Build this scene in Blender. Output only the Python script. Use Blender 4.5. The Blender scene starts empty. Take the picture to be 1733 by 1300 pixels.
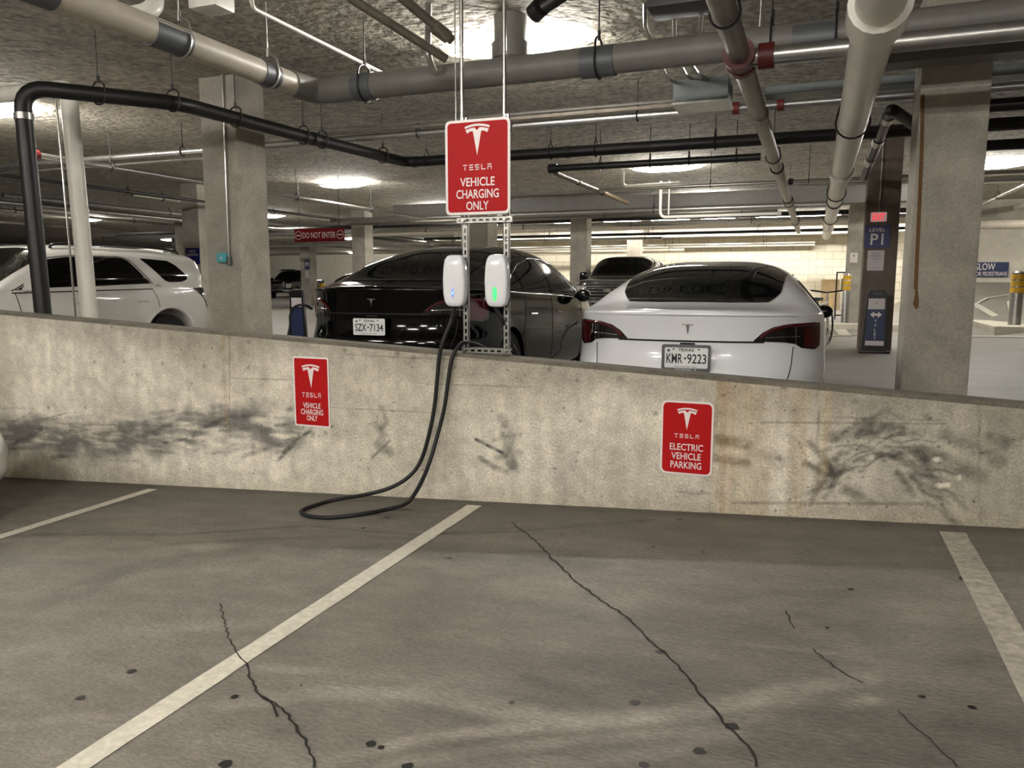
import bpy, bmesh, math, random
import numpy as np
from mathutils import Vector, Matrix
from mathutils.bvhtree import BVHTree
random.seed(7); RNG = np.random.default_rng(11)
S = bpy.context.scene; COL = S.collection
# ------------------------------------------------------------------ camera, world, exposure
EYE = 1.2; TH = math.radians(21.4); FPX = 1300.0; PT = math.atan((650-478)/FPX)
cam = bpy.data.objects.new('camera', bpy.data.cameras.new('camera')); COL.objects.link(cam)
cam.location = (0, 0, EYE); cam.rotation_euler = (math.pi/2-PT, 0, TH)
cam.data.sensor_width = 36; cam.data.lens = 36*FPX/1733; cam.data.clip_end = 300
S.camera = cam
W = bpy.data.worlds.new('world'); S.world = W; W.use_nodes = True
W.node_tree.nodes['Background'].inputs[0].default_value = (.9, .85, .75, 1)
W.node_tree.nodes['Background'].inputs[1].default_value = 0.01
S.view_settings.view_transform = 'Standard'; S.view_settings.look = 'None'
S.view_settings.gamma = 1; S.view_settings.use_curve_mapping = False
S.view_settings.exposure = EXPOSURE = 2.2
S.cycles.use_denoising = True
S.cycles.max_bounces = 8; S.cycles.diffuse_bounces = 4; S.cycles.sample_clamp_indirect = 6
LAMP_W = 48.0          # lens emission
CEIL = 3.6
# ------------------------------------------------------------------ pixel of the photograph -> point of the place
_f = np.array([-math.sin(TH), math.cos(TH), 0]); _r = np.array([math.cos(TH), math.sin(TH), 0]); _u = np.array([0, 0, 1.])
_fw = _f*math.cos(PT)-_u*math.sin(PT); _up = _u*math.cos(PT)+_f*math.sin(PT); EYEP = np.array([0, 0, EYE])
def ray(px, py): return _fw+_r*(px-866.5)/FPX+_up*(650-py)/FPX
def az(px, py, z): d = ray(px, py); return EYEP+d*(z-EYE)/d[2]
def ay(px, py, y): d = ray(px, py); return EYEP+d*y/d[1]
FA, FB = -0.13, 0.0585                     # near ramp: z = FA + FB x
def fl(px, py): d = ray(px, py); return EYEP+d*(EYE-FA)/(FB*d[0]-d[2])
def zfloor(x, y):                           # far deck
    z = -0.05+0.014*max(0, min(y-9, 14))
    t = max(0.0, min(1.0, (x-2.4)/2.0))
    return z+t*max(0, y-11)*0.046
YW, YB = 4.56, 4.76                         # ramp wall faces
def ztop(x): return 0.63-0.0487*x
# ------------------------------------------------------------------ materials
def lin(c):
    return tuple(((v/255)/12.92 if v/255 <= .04045 else ((v/255+.055)/1.055)**2.4) for v in c)+(1,)
MATS = {}
def mat(name, c=(128, 128, 128), rough=.5, metal=0, emit=0, coat=0, var=0, vscale=6, bump=0, bscale=40, attr=None, spec=.5, stretch=(1, 1, 1), trans=0, alpha=1, fine=0, fscale=90):
    if name in MATS: return MATS[name]
    m = bpy.data.materials.new(name); m.use_nodes = True; MATS[name] = m
    N = m.node_tree.nodes; L = m.node_tree.links; b = N['Principled BSDF']
    b.inputs['Base Color'].default_value = lin(c); b.inputs['Roughness'].default_value = rough; b.inputs['Metallic'].default_value = metal
    b.inputs['Specular IOR Level'].default_value = spec
    if coat: b.inputs['Coat Weight'].default_value = coat; b.inputs['Coat Roughness'].default_value = .04
    if emit: b.inputs['Emission Color'].default_value = lin(c); b.inputs['Emission Strength'].default_value = emit
    if trans: b.inputs['Transmission Weight'].default_value = trans
    if alpha < 1: b.inputs['Alpha'].default_value = alpha
    src = None
    if attr:
        a = N.new('ShaderNodeAttribute'); a.attribute_name = attr; src = a.outputs['Color']
    if var or bump:
        g = N.new('ShaderNodeNewGeometry'); mp = N.new('ShaderNodeMapping'); mp.inputs['Scale'].default_value = stretch
        L.new(g.outputs['Position'], mp.inputs['Vector'])
    if var:
        n1 = N.new('ShaderNodeTexNoise'); n1.inputs['Scale'].default_value = vscale; n1.inputs['Detail'].default_value = 8; n1.inputs['Roughness'].default_value = .65
        L.new(mp.outputs[0], n1.inputs['Vector'])
        cr = N.new('ShaderNodeMapRange'); cr.inputs[1].default_value = .3; cr.inputs[2].default_value = .7
        cr.inputs[3].default_value = 1-var; cr.inputs[4].default_value = 1+var
        L.new(n1.outputs['Fac'], cr.inputs[0])
        mx = N.new('ShaderNodeMix'); mx.data_type = 'RGBA'; mx.blend_type = 'MULTIPLY'; mx.inputs[0].default_value = 1; mx.clamp_result = False
        if src: L.new(src, mx.inputs[6])
        else: mx.inputs[6].default_value = lin(c)
        cc = N.new('ShaderNodeCombineColor')
        for i in range(3): L.new(cr.outputs[0], cc.inputs[i])
        L.new(cc.outputs[0], mx.inputs[7]); src = mx.outputs[2]
    if fine:
        n3 = N.new('ShaderNodeTexNoise'); n3.inputs['Scale'].default_value = fscale; n3.inputs['Detail'].default_value = 3; L.new(mp.outputs[0], n3.inputs['Vector'])
        c3 = N.new('ShaderNodeMapRange'); c3.inputs[1].default_value = .32; c3.inputs[2].default_value = .68; c3.inputs[3].default_value = 1-fine; c3.inputs[4].default_value = 1+fine; L.new(n3.outputs['Fac'], c3.inputs[0])
        k3 = N.new('ShaderNodeVectorMath'); k3.operation = 'SCALE'; L.new(src, k3.inputs[0]); L.new(c3.outputs[0], k3.inputs['Scale']); src = k3.outputs[0]
    if src: L.new(src, b.inputs['Base Color'])
    if bump:
        n2 = N.new('ShaderNodeTexNoise'); n2.inputs['Scale'].default_value = bscale; n2.inputs['Detail'].default_value = 6
        L.new(mp.outputs[0], n2.inputs['Vector'])
        bp = N.new('ShaderNodeBump'); bp.inputs['Strength'].default_value = min(bump, 1); bp.inputs['Distance'].default_value = .02*max(1, bump)
        L.new(n2.outputs['Fac'], bp.inputs['Height']); L.new(bp.outputs[0], b.inputs['Normal'])
    return m
def M_(n): return MATS[n]
mat('concrete', (150, 144, 132), .9, var=.28, vscale=2.2, bump=.25, bscale=60)
mat('column_concrete', (165, 159, 147), .9, fine=.12, fscale=40, var=.22, vscale=3, bump=.2, bscale=50)
mat('dirty_concrete', (104, 98, 87), .95, var=.3, vscale=6, bump=.3, bscale=50, fine=.2, fscale=60)
mat('brown_concrete', (112, 100, 88), .9, var=.22, vscale=3, bump=.2, bscale=50)
mat('painted_concrete', (200, 194, 178), .8, var=.12, vscale=3, bump=.1, bscale=50)
mat('wall_paint', attr='paint', rough=.88, var=.22, vscale=11, bump=.45, bscale=55, fine=.2, fscale=75)
mat('floor_paint', attr='paint', rough=.62, var=.2, vscale=7, bump=.3, bscale=60, spec=.4, stretch=(.55, 1.25, 1), fine=.2, fscale=80)
mat('deck', (132, 127, 118), .55, var=.14, vscale=2, bump=.05, bscale=20, stretch=(.3, 1, 1))
mat('ceiling_spray', (172, 165, 149), .95, var=.25, vscale=3, bump=3.2, bscale=9, fine=.35, fscale=14)
mat('crack', (34, 31, 28), .95)
mat('oil_spot', (28, 26, 24), .5)
mat('line_paint', (205, 200, 184), .7, var=.2, vscale=35)
mat('line_worn', (168, 162, 148), .8, var=.38, vscale=26)
mat('white_paint', (215, 210, 198), .5)
mat('white_pvc', (226, 222, 211), .38, var=.06, vscale=5)
mat('beige_pipe', (184, 175, 159), .45, var=.12, vscale=6)
mat('grey_pipe', (106, 103, 96), .5, var=.12, vscale=6)
mat('band_grey', (88, 90, 92), .5, metal=.3)
mat('galvanised', (165, 163, 158), .33, metal=.85, var=.15, vscale=9)
mat('old_steel', (120, 113, 102), .45, metal=.6, var=.25, vscale=9)
mat('black_iron', (20, 19, 18), .45, var=.2, vscale=20)
mat('dark_steel', (46, 44, 42), .45, metal=.5)
mat('bronze_pipe', (86, 72, 52), .45, metal=.4, var=.2)
mat('red_iron', (84, 20, 14), .5)
mat('conduit', (190, 187, 180), .25, metal=.9)
mat('box_steel', (88, 92, 90), .45, metal=.4, var=.15)
mat('box_cover', (196, 196, 190), .4, metal=.5, var=.2)
mat('lamp_lens', (255, 252, 247), .4, emit=LAMP_W)
mat('lamp_housing', (150, 148, 140), .5)
mat('rubber', (14, 14, 15), .6)
mat('black_plastic', (16, 16, 17), .35)
mat('gloss_black_plastic', (10, 10, 11), .12)
mat('charger_white', (225, 226, 228), .12, coat=.5)
mat('led_blue', (60, 90, 255), .4, emit=2.4)
mat('led_green', (30, 235, 80), .4, emit=1.3)
mat('sign_white', (226, 216, 212), .35)
mat('sign_red', (168, 18, 20), .5, spec=.15)
mat('sign_darkred', (120, 18, 20), .3)
mat('sign_blue', (24, 30, 100), .35)
mat('sign_navy', (36, 50, 84), .4)
mat('sign_grey', (205, 196, 196), .5)
mat('sign_back', (150, 150, 150), .4, metal=.7)
mat('exit_white', (225, 190, 190), .4, emit=.06)
mat('exit_red', (235, 30, 40), .4, emit=.3)
mat('ink', (22, 22, 24), .5)
mat('ink_grey', (120, 112, 112), .5)
mat('yellow', (214, 168, 40), .5)
mat('teal', (90, 178, 190), .35)
mat('rust_strip', (112, 82, 44), .8)
mat('wood', (150, 128, 92), .7, var=.2)
# block wall: courses of pale block
def block_mat(name, c, c2):
    m = mat(name, c, .85); N = m.node_tree.nodes; L = m.node_tree.links; b = N['Principled BSDF']
    g = N.new('ShaderNodeNewGeometry'); sp = N.new('ShaderNodeSeparateXYZ'); L.new(g.outputs['Position'], sp.inputs[0])
    ad = N.new('ShaderNodeMath'); ad.operation = 'ADD'; L.new(sp.outputs[0], ad.inputs[0]); L.new(sp.outputs[1], ad.inputs[1])
    co = N.new('ShaderNodeCombineXYZ'); L.new(ad.outputs[0], co.inputs[0]); L.new(sp.outputs[2], co.inputs[1])
    br = N.new('ShaderNodeTexBrick'); br.inputs['Scale'].default_value = 1; br.inputs['Brick Width'].default_value = .6; br.inputs['Row Height'].default_value = .3
    br.inputs['Mortar Size'].default_value = .012; br.inputs['Color1'].default_value = lin(c); br.inputs['Color2'].default_value = lin(tuple(v*.93 for v in c)); br.inputs['Mortar'].default_value = lin(c2)
    L.new(co.outputs[0], br.inputs['Vector']); L.new(br.outputs['Color'], b.inputs['Base Color'])
block_mat('block', (226, 218, 196), (180, 168, 142))
# ------------------------------------------------------------------ mesh builder
class MB:
    def __init__(s): s.v = []; s.f = []; s.m = []
    def add(s, v, f, mi=0):
        o = len(s.v); s.v += [tuple(map(float, p)) for p in v]; s.f += [tuple(i+o for i in q) for q in f]; s.m += [mi]*len(f); return s
    def box(s, lo, hi, mi=0, bev=0):
        x0, y0, z0 = lo; x1, y1, z1 = hi
        if bev:
            b = min(bev, (x1-x0)*.45, (y1-y0)*.45, (z1-z0)*.45); bm = bmesh.new()
            bmesh.ops.create_cube(bm, size=1, matrix=Matrix.Translation(((x0+x1)/2, (y0+y1)/2, (z0+z1)/2)) @ Matrix.Diagonal((x1-x0, y1-y0, z1-z0, 1)))
            bmesh.ops.bevel(bm, geom=bm.edges[:], offset=b, segments=2, profile=.7, affect='EDGES')
            bm.verts.index_update(); s.add([v.co[:] for v in bm.verts], [[v.index for v in q.verts] for q in bm.faces], mi); bm.free(); return s
        return s.add([(x0, y0, z0), (x1, y0, z0), (x1, y1, z0), (x0, y1, z0), (x0, y0, z1), (x1, y0, z1), (x1, y1, z1), (x0, y1, z1)],
                     [(3, 2, 1, 0), (4, 5, 6, 7), (0, 1, 5, 4), (1, 2, 6, 5), (2, 3, 7, 6), (3, 0, 4, 7)], mi)
    def tube(s, path, r, n=10, mi=0, closed=False, caps=True):
        P = [Vector(p) for p in path]; k = len(P); R = r if hasattr(r, '__len__') else [r]*k
        vs = []; nrm = None
        for i in range(k):
            a = P[i-1] if i > 0 or closed else P[i]; b = P[(i+1) % k] if i < k-1 or closed else P[i]
            t = (b-a); t = t.normalized() if t.length > 1e-9 else Vector((0, 0, 1))
            if nrm is None:
                nrm = t.cross(Vector((0, 0, 1)) if abs(t.z) < .9 else Vector((1, 0, 0))).normalized()
            nrm = (nrm-t*nrm.dot(t)).normalized(); bi = t.cross(nrm)
            for j in range(n):
                a_ = 2*math.pi*j/n; vs.append(P[i]+(nrm*math.cos(a_)+bi*math.sin(a_))*R[i])
        fs = []
        for i in range(k if closed else k-1):
            i2 = (i+1) % k
            for j in range(n): fs.append((i*n+j, i*n+(j+1) % n, i2*n+(j+1) % n, i2*n+j))
        if caps and not closed: fs += [tuple(range(n))[::-1], tuple(range((k-1)*n, k*n))]
        return s.add(vs, fs, mi)
    def cyl(s, p0, p1, r, n=14, mi=0, r1=None): return s.tube([p0, p1], [r, r if r1 is None else r1], n, mi)
    def prism(s, poly, o, ex, ey, d0, d1, mi=0):
        o = Vector(o); ex = Vector(ex); ey = Vector(ey); en = ex.cross(ey); n = len(poly)
        vs = [o+ex*a+ey*b+en*d0 for a, b in poly]+[o+ex*a+ey*b+en*d1 for a, b in poly]
        return s.add(vs, [tuple(range(n))[::-1], tuple(range(n, 2*n))]+[(i, (i+1) % n, n+(i+1) % n, n+i) for i in range(n)], mi)
    def text(s, st, c, ex, ey, w, h, d=0, mi=0, bold=0.0):
        v, f = text_mesh(st, bold); ex = Vector(ex); ey = Vector(ey); en = ex.cross(ey); c = Vector(c)
        lo = v.min(0); hi = v.max(0); sz = hi-lo
        q = (v-(lo+hi)/2)/np.where(sz > 1e-6, sz, 1)
        return s.add([c+ex*(a*w)+ey*(b*h)+en*d for a, b in q], f, mi)
    def build(s, name, mats, parent=None, smooth=35, loc=None, origin=None):
        if not isinstance(mats, (list, tuple)): mats = [mats]
        V = np.array(s.v, dtype=float)
        if loc is None and origin is not None: V = V-np.array(origin); loc = origin
        elif loc is None and parent is None:
            lo = V.min(0); hi = V.max(0); o = np.array([(lo[0]+hi[0])/2, (lo[1]+hi[1])/2, lo[2]]); V = V-o; loc = o
        me = bpy.data.meshes.new(name); me.from_pydata(V.tolist(), [], s.f)
        for m in mats: me.materials.append(M_(m) if isinstance(m, str) else m)
        if len(mats) > 1: me.polygons.foreach_set('material_index', s.m)
        if smooth:
            me.polygons.foreach_set('use_smooth', [True]*len(me.polygons)); me.set_sharp_from_angle(angle=math.radians(smooth))
        me.update()
        ob = bpy.data.objects.new(name, me); COL.objects.link(ob)
        if loc is not None: ob.location = tuple(map(float, loc))
        if parent is not None:
            ob.parent = parent
        return ob
def wpart(mb, name, mats, parent, smooth=35):      # part given in world coordinates
    V = np.array(mb.v); o = parent_origin(parent); mb.v = [tuple(p) for p in (V-o)]
    return mb.build(name, mats, parent, smooth)
def parent_origin(p):
    o = np.zeros(3)
    while p is not None: o = o+np.array(p.location); p = p.parent
    return o
def tag(o, label, cat, group=None, kind=None):
    o['label'] = label; o['category'] = cat
    if group: o['group'] = group
    if kind: o['kind'] = kind
    return o
def struct(o, label=None): o['kind'] = 'structure'; return o
def thing(name, label, cat, loc=(0, 0, 0), rz=0, group=None):
    o = bpy.data.objects.new(name, None); COL.objects.link(o); o.empty_display_size = .2
    o.location = tuple(map(float, loc)); o.rotation_euler = (0, 0, rz); return tag(o, label, cat, group)
def copy_tree(o, parent=None):
    c = o.copy(); COL.objects.link(c); c.parent = parent
    for ch in list(o.children): copy_tree(ch, c)
    return c
_TX = {}
def text_mesh(st, bold=0.0):
    k = (st, bold)
    if k not in _TX:
        cu = bpy.data.curves.new('t', 'FONT'); cu.body = st; cu.offset = bold; cu.resolution_u = 3
        ob = bpy.data.objects.new('t', cu); COL.objects.link(ob)
        dg = bpy.context.evaluated_depsgraph_get(); me = bpy.data.meshes.new_from_object(ob.evaluated_get(dg))
        _TX[k] = (np.array([v.co[:2] for v in me.vertices]), [tuple(p.vertices) for p in me.polygons])
        bpy.data.objects.remove(ob); bpy.data.curves.remove(cu); bpy.data.meshes.remove(me)
    return _TX[k]
def rrect(w, h, r, n=5):
    P = []
    for cx, cy, a0 in ((w/2-r, h/2-r, 0), (-w/2+r, h/2-r, 90), (-w/2+r, -h/2+r, 180), (w/2-r, -h/2+r, 270)):
        for i in range(n+1):
            a = math.radians(a0+90*i/n); P.append((cx+r*math.cos(a), cy+r*math.sin(a)))
    return P
def arc_path(pts, r=.15, n=5):                       # rounded corners
    P = [Vector(p) for p in pts]; out = [P[0]]
    for i in range(1, len(P)-1):
        a = (P[i-1]-P[i]); b = (P[i+1]-P[i]); k = min(r, a.length*.45, b.length*.45); A = P[i]+a.normalized()*k; B = P[i]+b.normalized()*k
        for j in range(n+1):
            t = j/n; out.append(A*(1-t)**2+P[i]*2*t*(1-t)+B*t*t)
    out.append(P[-1]); return out
def catmull(pts, n=8):
    P = [Vector(p) for p in pts]; P = [P[0]*2-P[1]]+P+[P[-1]*2-P[-2]]; out = []
    for i in range(1, len(P)-2):
        for j in range(n):
            t = j/n; a, b, c, d = P[i-1:i+3]
            out.append(.5*((2*b)+(c-a)*t+(2*a-5*b+4*c-d)*t*t+(3*b-a-3*c+d)*t**3))
    out.append(P[-2]); return out
# ------------------------------------------------------------------ numpy noise for stained surfaces
def vnoise(x, y, seed=0):
    r = np.random.default_rng(seed); T = r.random((256, 256))
    xi = np.floor(x).astype(int); yi = np.floor(y).astype(int); fx = x-xi; fy = y-yi
    fx = fx*fx*(3-2*fx); fy = fy*fy*(3-2*fy); g = lambda a, b: T[a % 256, b % 256]
    return (g(xi, yi)*(1-fx)+g(xi+1, yi)*fx)*(1-fy)+(g(xi, yi+1)*(1-fx)+g(xi+1, yi+1)*fx)*fy
def fbm(x, y, seed=0, o=5):
    s = 0; a = .5
    for i in range(o): s = s+a*vnoise(x*2**i, y*2**i, seed+i*17); a *= .5
    return s
def segdist(X, Y, pts):
    d = np.full(X.shape, 1e9)
    for (x0, y0), (x1, y1) in zip(pts[:-1], pts[1:]):
        dx, dy = x1-x0, y1-y0; L2 = dx*dx+dy*dy+1e-12
        t = np.clip(((X-x0)*dx+(Y-y0)*dy)/L2, 0, 1); d = np.minimum(d, np.hypot(X-x0-t*dx, Y-y0-t*dy))
    return d
def sstep(a, b, x): t = np.clip((x-a)/(b-a), 0, 1); return t*t*(3-2*t)
class Paint:                                            # stains over a gridded surface, in metres
    def __init__(s, A, B, base): s.A = A; s.B = B; s.c = np.ones(A.shape+(3,))*np.array(base[:3])
    def mul(s, k): s.c = s.c*(k[..., None] if k.ndim == 2 else k)
    def blend(s, a, col):
        a = np.clip(a, 0, 1)[..., None]; s.c = s.c*(1-a)+np.array(lin(col)[:3])*a
    def stroke(s, pts, w, col, k, soft=.6, seed=0, ns=20):
        d = segdist(s.A, s.B, pts)
        n = fbm(s.A*ns, s.B*ns, seed)*1.6 if ns else .8
        s.blend(k*n*(1-sstep(w*(1-soft), w, d)), col)
def grid_obj(name, X, Y, Z, colr, mats, extra=None):
    n, m = X.shape; V = np.stack([X, Y, Z], -1).reshape(-1, 3)
    idx = np.arange(n*m).reshape(n, m)
    Fq = np.stack([idx[:-1, :-1], idx[:-1, 1:], idx[1:, 1:], idx[1:, :-1]], -1).reshape(-1, 4)
    V = V.tolist(); Fl = Fq.tolist(); mi = [0]*len(Fl)
    if extra: o = len(V); V += extra.v; Fl += [tuple(i+o for i in q) for q in extra.f]; mi += extra.m
    me = bpy.data.meshes.new(name); me.from_pydata(V, [], Fl)
    for q in mats: me.materials.append(M_(q))
    me.polygons.foreach_set('material_index', mi)
    a = me.color_attributes.new('paint', 'FLOAT_COLOR', 'POINT')
    c = np.ones((len(V), 4)); c[:n*m, :3] = colr.reshape(-1, 3); a.data.foreach_set('color', c.ravel())
    me.update(); ob = bpy.data.objects.new(name, me); COL.objects.link(ob); return ob
# ------------------------------------------------------------------ near ramp floor
def wallpx(l): return [(ay(x, y, YW)[0], ay(x, y, YW)[2]) for x, y in l]
def floorpx(l): return [tuple(fl(x, y)[:2]) for x, y in l]
def ribbon(mb, pts, w, mi, z=.0015, jit=.0, sub=1):
    P = [np.array(p, float) for p in pts]
    Q = []
    for a, b in zip(P[:-1], P[1:]):
        n = max(1, int(np.hypot(*(b-a))/sub)) if sub else 1
        for i in range(n): Q.append(a+(b-a)*i/n)
    Q.append(P[-1]); L = []; R = []
    for i, q in enumerate(Q):
        t = Q[min(i+1, len(Q)-1)]-Q[max(i-1, 0)]; t = t/(np.hypot(*t)+1e-9); nn = np.array([-t[1], t[0]])
        c = q+nn*random.uniform(-jit, jit); ww = w*random.uniform(.55, 1.05) if jit else w
        L.append(c+nn*ww/2); R.append(c-nn*ww/2)
    vs = [(p[0], p[1], FA+FB*p[0]+z) for p in L+R]; n = len(Q)
    mb.add(vs, [(i, n+i, n+i+1, i+1) for i in range(n-1)], mi)
xs = np.arange(-9.5, 5.01, .025); ys = np.concatenate([np.arange(-9, .5, .5), np.arange(.5, YW+.03, .025)])
X, Y = np.meshgrid(xs, ys); P = Paint(X, Y, lin((118, 113, 104)))
P.mul(.80+.42*fbm(X*.55, Y*.9, 3)); P.mul(.86+.28*fbm(X*1.1+Y*.4, Y*5, 8)); P.mul(.9+.2*fbm(X*6, Y*9, 21))
P.blend(.42*sstep(.50, .62, fbm(X*.5+3, Y*1.1+1, 33))*(1-sstep(3.2, 4.3, Y)*.3), (78, 75, 70))
P.blend(.30*sstep(3.5, 4.5, Y), (66, 62, 57))                                       # floor tone darkens towards the wall foot
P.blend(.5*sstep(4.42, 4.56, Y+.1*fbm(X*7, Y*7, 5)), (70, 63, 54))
for i, (l, w, k) in enumerate([
    ([(380, 1190), (560, 1172), (700, 1172), (830, 1190), (930, 1212), (1050, 1218), (1180, 1200), (1330, 1170), (1470, 1150)], .07, .55),
    ([(866, 1232), (1000, 1225), (1140, 1215), (1300, 1190), (1480, 1185)], .05, .45),
    ([(560, 1290), (700, 1252), (860, 1232), (1000, 1228)], .05, .5),
    ([(640, 1298), (800, 1272), (1000, 1250), (1180, 1238), (1300, 1210)], .04, .42),
    ([(820, 1296), (960, 1290), (1100, 1278), (1250, 1240)], .05, .3),
    ([(1180, 1085), (1350, 1098), (1500, 1120)], .02, .35), ([(430, 1130), (600, 1140), (740, 1160)], .04, .28),
    ([(0, 1110), (150, 1080), (330, 1060), (520, 1050)], .10, .22), ([(0, 1230), (120, 1215), (280, 1215)], .05, .25),
    ([(120, 1000), (260, 968), (420, 960)], .12, .2), ([(700, 1180), (860, 1215), (960, 1218)], .04, .45),
    ([(1480, 1080), (1620, 1030), (1733, 1010)], .35, .25), ([(1500, 1160), (1640, 1120), (1733, 1110)], .3, .25),
    ([(875, 990), (960, 1000), (1030, 1020)], .2, .25)]):
    P.stroke(floorpx(l), w, (158, 152, 141), k, .8, i, 9)
for i, (l, w, k) in enumerate([
    ([(60, 905), (300, 905), (520, 890), (700, 905), (866, 900), (1100, 880)], .035, .5),
    ([(180, 930), (380, 915), (560, 908), (700, 912)], .05, .35), ([(110, 1010), (220, 960), (420, 930), (700, 930), (1000, 950)], .16, .35),
    ([(640, 880), (720, 866), (860, 850)], .02, .5), ([(700, 905), (820, 897), (1000, 885)], .015, .6),
    ([(1200, 1020), (1300, 1000), (1430, 1010)], .06, .22), ([(890, 1150), (980, 1170), (1080, 1160)], .06, .25),
    ([(1320, 1250), (1500, 1230), (1733, 1270)], .4, .3), ([(960, 1120), (1060, 1140), (1130, 1150)], .1, .2)]):
    P.stroke(floorpx(l), w, (56, 53, 49), k, .8, 40+i, 9)
ex = MB()
for l, w in [([(866, 885), (905, 915), (938, 950), (975, 985), (1010, 1012), (1045, 1035), (1080, 1062), (1105, 1090), (1135, 1115), (1160, 1142), (1180, 1170), (1205, 1200), (1225, 1225), (1250, 1245), (1270, 1275), (1282, 1300)], .010),
             ([(372, 1022), (380, 1055), (388, 1085), (405, 1110), (418, 1125)], .006), ([(418, 1125), (425, 1150), (440, 1180), (462, 1195), (470, 1215)], .010),
             ([(440, 1180), (480, 1200), (500, 1232), (520, 1262), (535, 1300)], .010),
             ([(1330, 1035), (1345, 1065)], .006), ([(1375, 1100), (1420, 1135), (1460, 1158)], .006), ([(1520, 1205), (1570, 1250), (1622, 1300)], .006)]:
    ribbon(ex, floorpx(l), w, 1, .0042, .006, .025)
for x, y, r in [(222, 1137, 8), (136, 1182, 8), (397, 1180, 7), (382, 1294, 11), (1237, 1230, 12), (1183, 1272, 10), (1090, 1295, 9), (1632, 980, 8), (1118, 1104, 8), (628, 1260, 10),
                (645, 1266, 6), (1645, 1198, 6), (761, 945, 6), (615, 894, 5), (1085, 882, 4), (1150, 880, 5), (950, 905, 4), (1105, 926, 4), (1190, 935, 4), (1075, 1190, 9), (1440, 998, 5), (510, 1161, 3), (1400, 1063, 4), (690, 1298, 10), (866, 1190, 6), (1560, 1180, 5), (655, 876, 6)]:
    c = fl(x, y); rr = r*float(np.linalg.norm(c-EYEP))/FPX; n = 12; a0 = random.random()*6
    q = [(c[0]+rr*random.uniform(.75, 1.15)*math.cos(a0+6.283*i/n), c[1]+.9*rr*random.uniform(.75, 1.15)*math.sin(a0+6.283*i/n)) for i in range(n)]
    ex.add([(a, b, FA+FB*a+.002) for a, b in q], [tuple(range(n))], 2)
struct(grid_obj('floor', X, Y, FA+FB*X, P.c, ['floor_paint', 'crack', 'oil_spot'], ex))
# painted stall lines
def floor_line(pts, w, m, label):
    mb = MB(); Q = [np.array(q) for q in floorpx(pts)]
    ribbon(mb, Q, w, 0, .003); o = mb.build('parking_line', m, smooth=0); return tag(o, label, 'parking line', 'stall lines on the near floor')
LW = .105
def stall(px, y0, y1, m, label, w=LW):
    x = np.mean([fl(*p)[0] for p in px]); mb = MB(); n = 40; L = []; R = []
    ys_ = np.linspace(y0, y1, n)
    for t in ys_:
        L.append((x-w/2+random.uniform(-.002, .002), t)); R.append((x+w/2+random.uniform(-.002, .002), t))
    mb.add([(a, b, FA+FB*a+.003) for a, b in L+R], [(i, n+i, n+i+1, i+1) for i in range(n-1)], 0)
    return tag(mb.build('parking_line', m, smooth=0), label, 'parking line', 'stall lines on the near floor')
stall([(155, 1290), (610, 985), (795, 855)], -1.0, 4.45, 'line_paint', 'long cream stall line running up towards the hanging charger cable loop')
stall([(0, 911), (255, 828)], -1.0, 4.43, 'line_paint', 'stall line at the left, ending under the scuffed end of the ramp wall')
stall([(1620, 905), (1660, 985), (1733, 1150)], -1.0, 4.42, 'line_worn', 'worn flaking stall line at the right, below the concrete column', .12)
# ------------------------------------------------------------------ ramp wall with its stains
zs = np.linspace(0, 1, 165); xs = np.arange(-9.5, 5.01, .012)
X, T = np.meshgrid(xs, zs); Z0 = FA+FB*X-.03; Z1 = 0.63-0.0487*X-.022; Z = Z0+(Z1-Z0)*T
P = Paint(X, Z, lin((214, 207, 190)))
P.mul(.72+.5*fbm(X*1.3, Z*1.6, 5)); P.mul(.80+.4*fbm(X*13, Z*1.1, 6, 4)); P.mul(.86+.28*fbm(X*5, Z*6, 7))
right = sstep(-.25, .5, X); P.mul(1-.34*right)  # right end darkened in colour for the weaker light there
P.blend(.35*sstep(.45, .65, fbm(X*1.2+9, Z*2, 12)), (150, 143, 124))
top = Z1-Z
P.blend(.55*(1-sstep(.02, .30, top+.22*(fbm(X*6, Z*.6, 15)-.5)))*sstep(.3, .7, fbm(X*1.1, Z*.3, 16)+.25), (118, 111, 98))
P.blend(.35*(1-sstep(.0, .22, Z-Z0+.1*(fbm(X*5, Z*4, 18)-.5))), (142, 132, 106))
# tyre-rubbed band at the left
band = wallpx([(-160, 735), (0, 735), (120, 742), (250, 738), (330, 722), (420, 716), (480, 735)])
d = segdist(X, Z, band)
P.blend(.85*(1-sstep(.04, .24, d+.2*(fbm(X*6, Z*7, 25)-.5)))*sstep(.30, .56, .6*fbm(X*3, Z*5, 26)+.4*fbm(X*5, Z*26, 27)), (76, 75, 74))
for i in range(46):
    px = random.uniform(-10, 500); py = random.uniform(690, 780); L_ = random.uniform(14, 60); a = random.uniform(-.5, .25)
    P.stroke(wallpx([(px, py), (px+L_*.5, py+a*L_*.4), (px+L_, py+a*L_)]), random.uniform(.01, .035), (58, 56, 54), random.uniform(.25, .6), .9, 100+i, 25)
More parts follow.
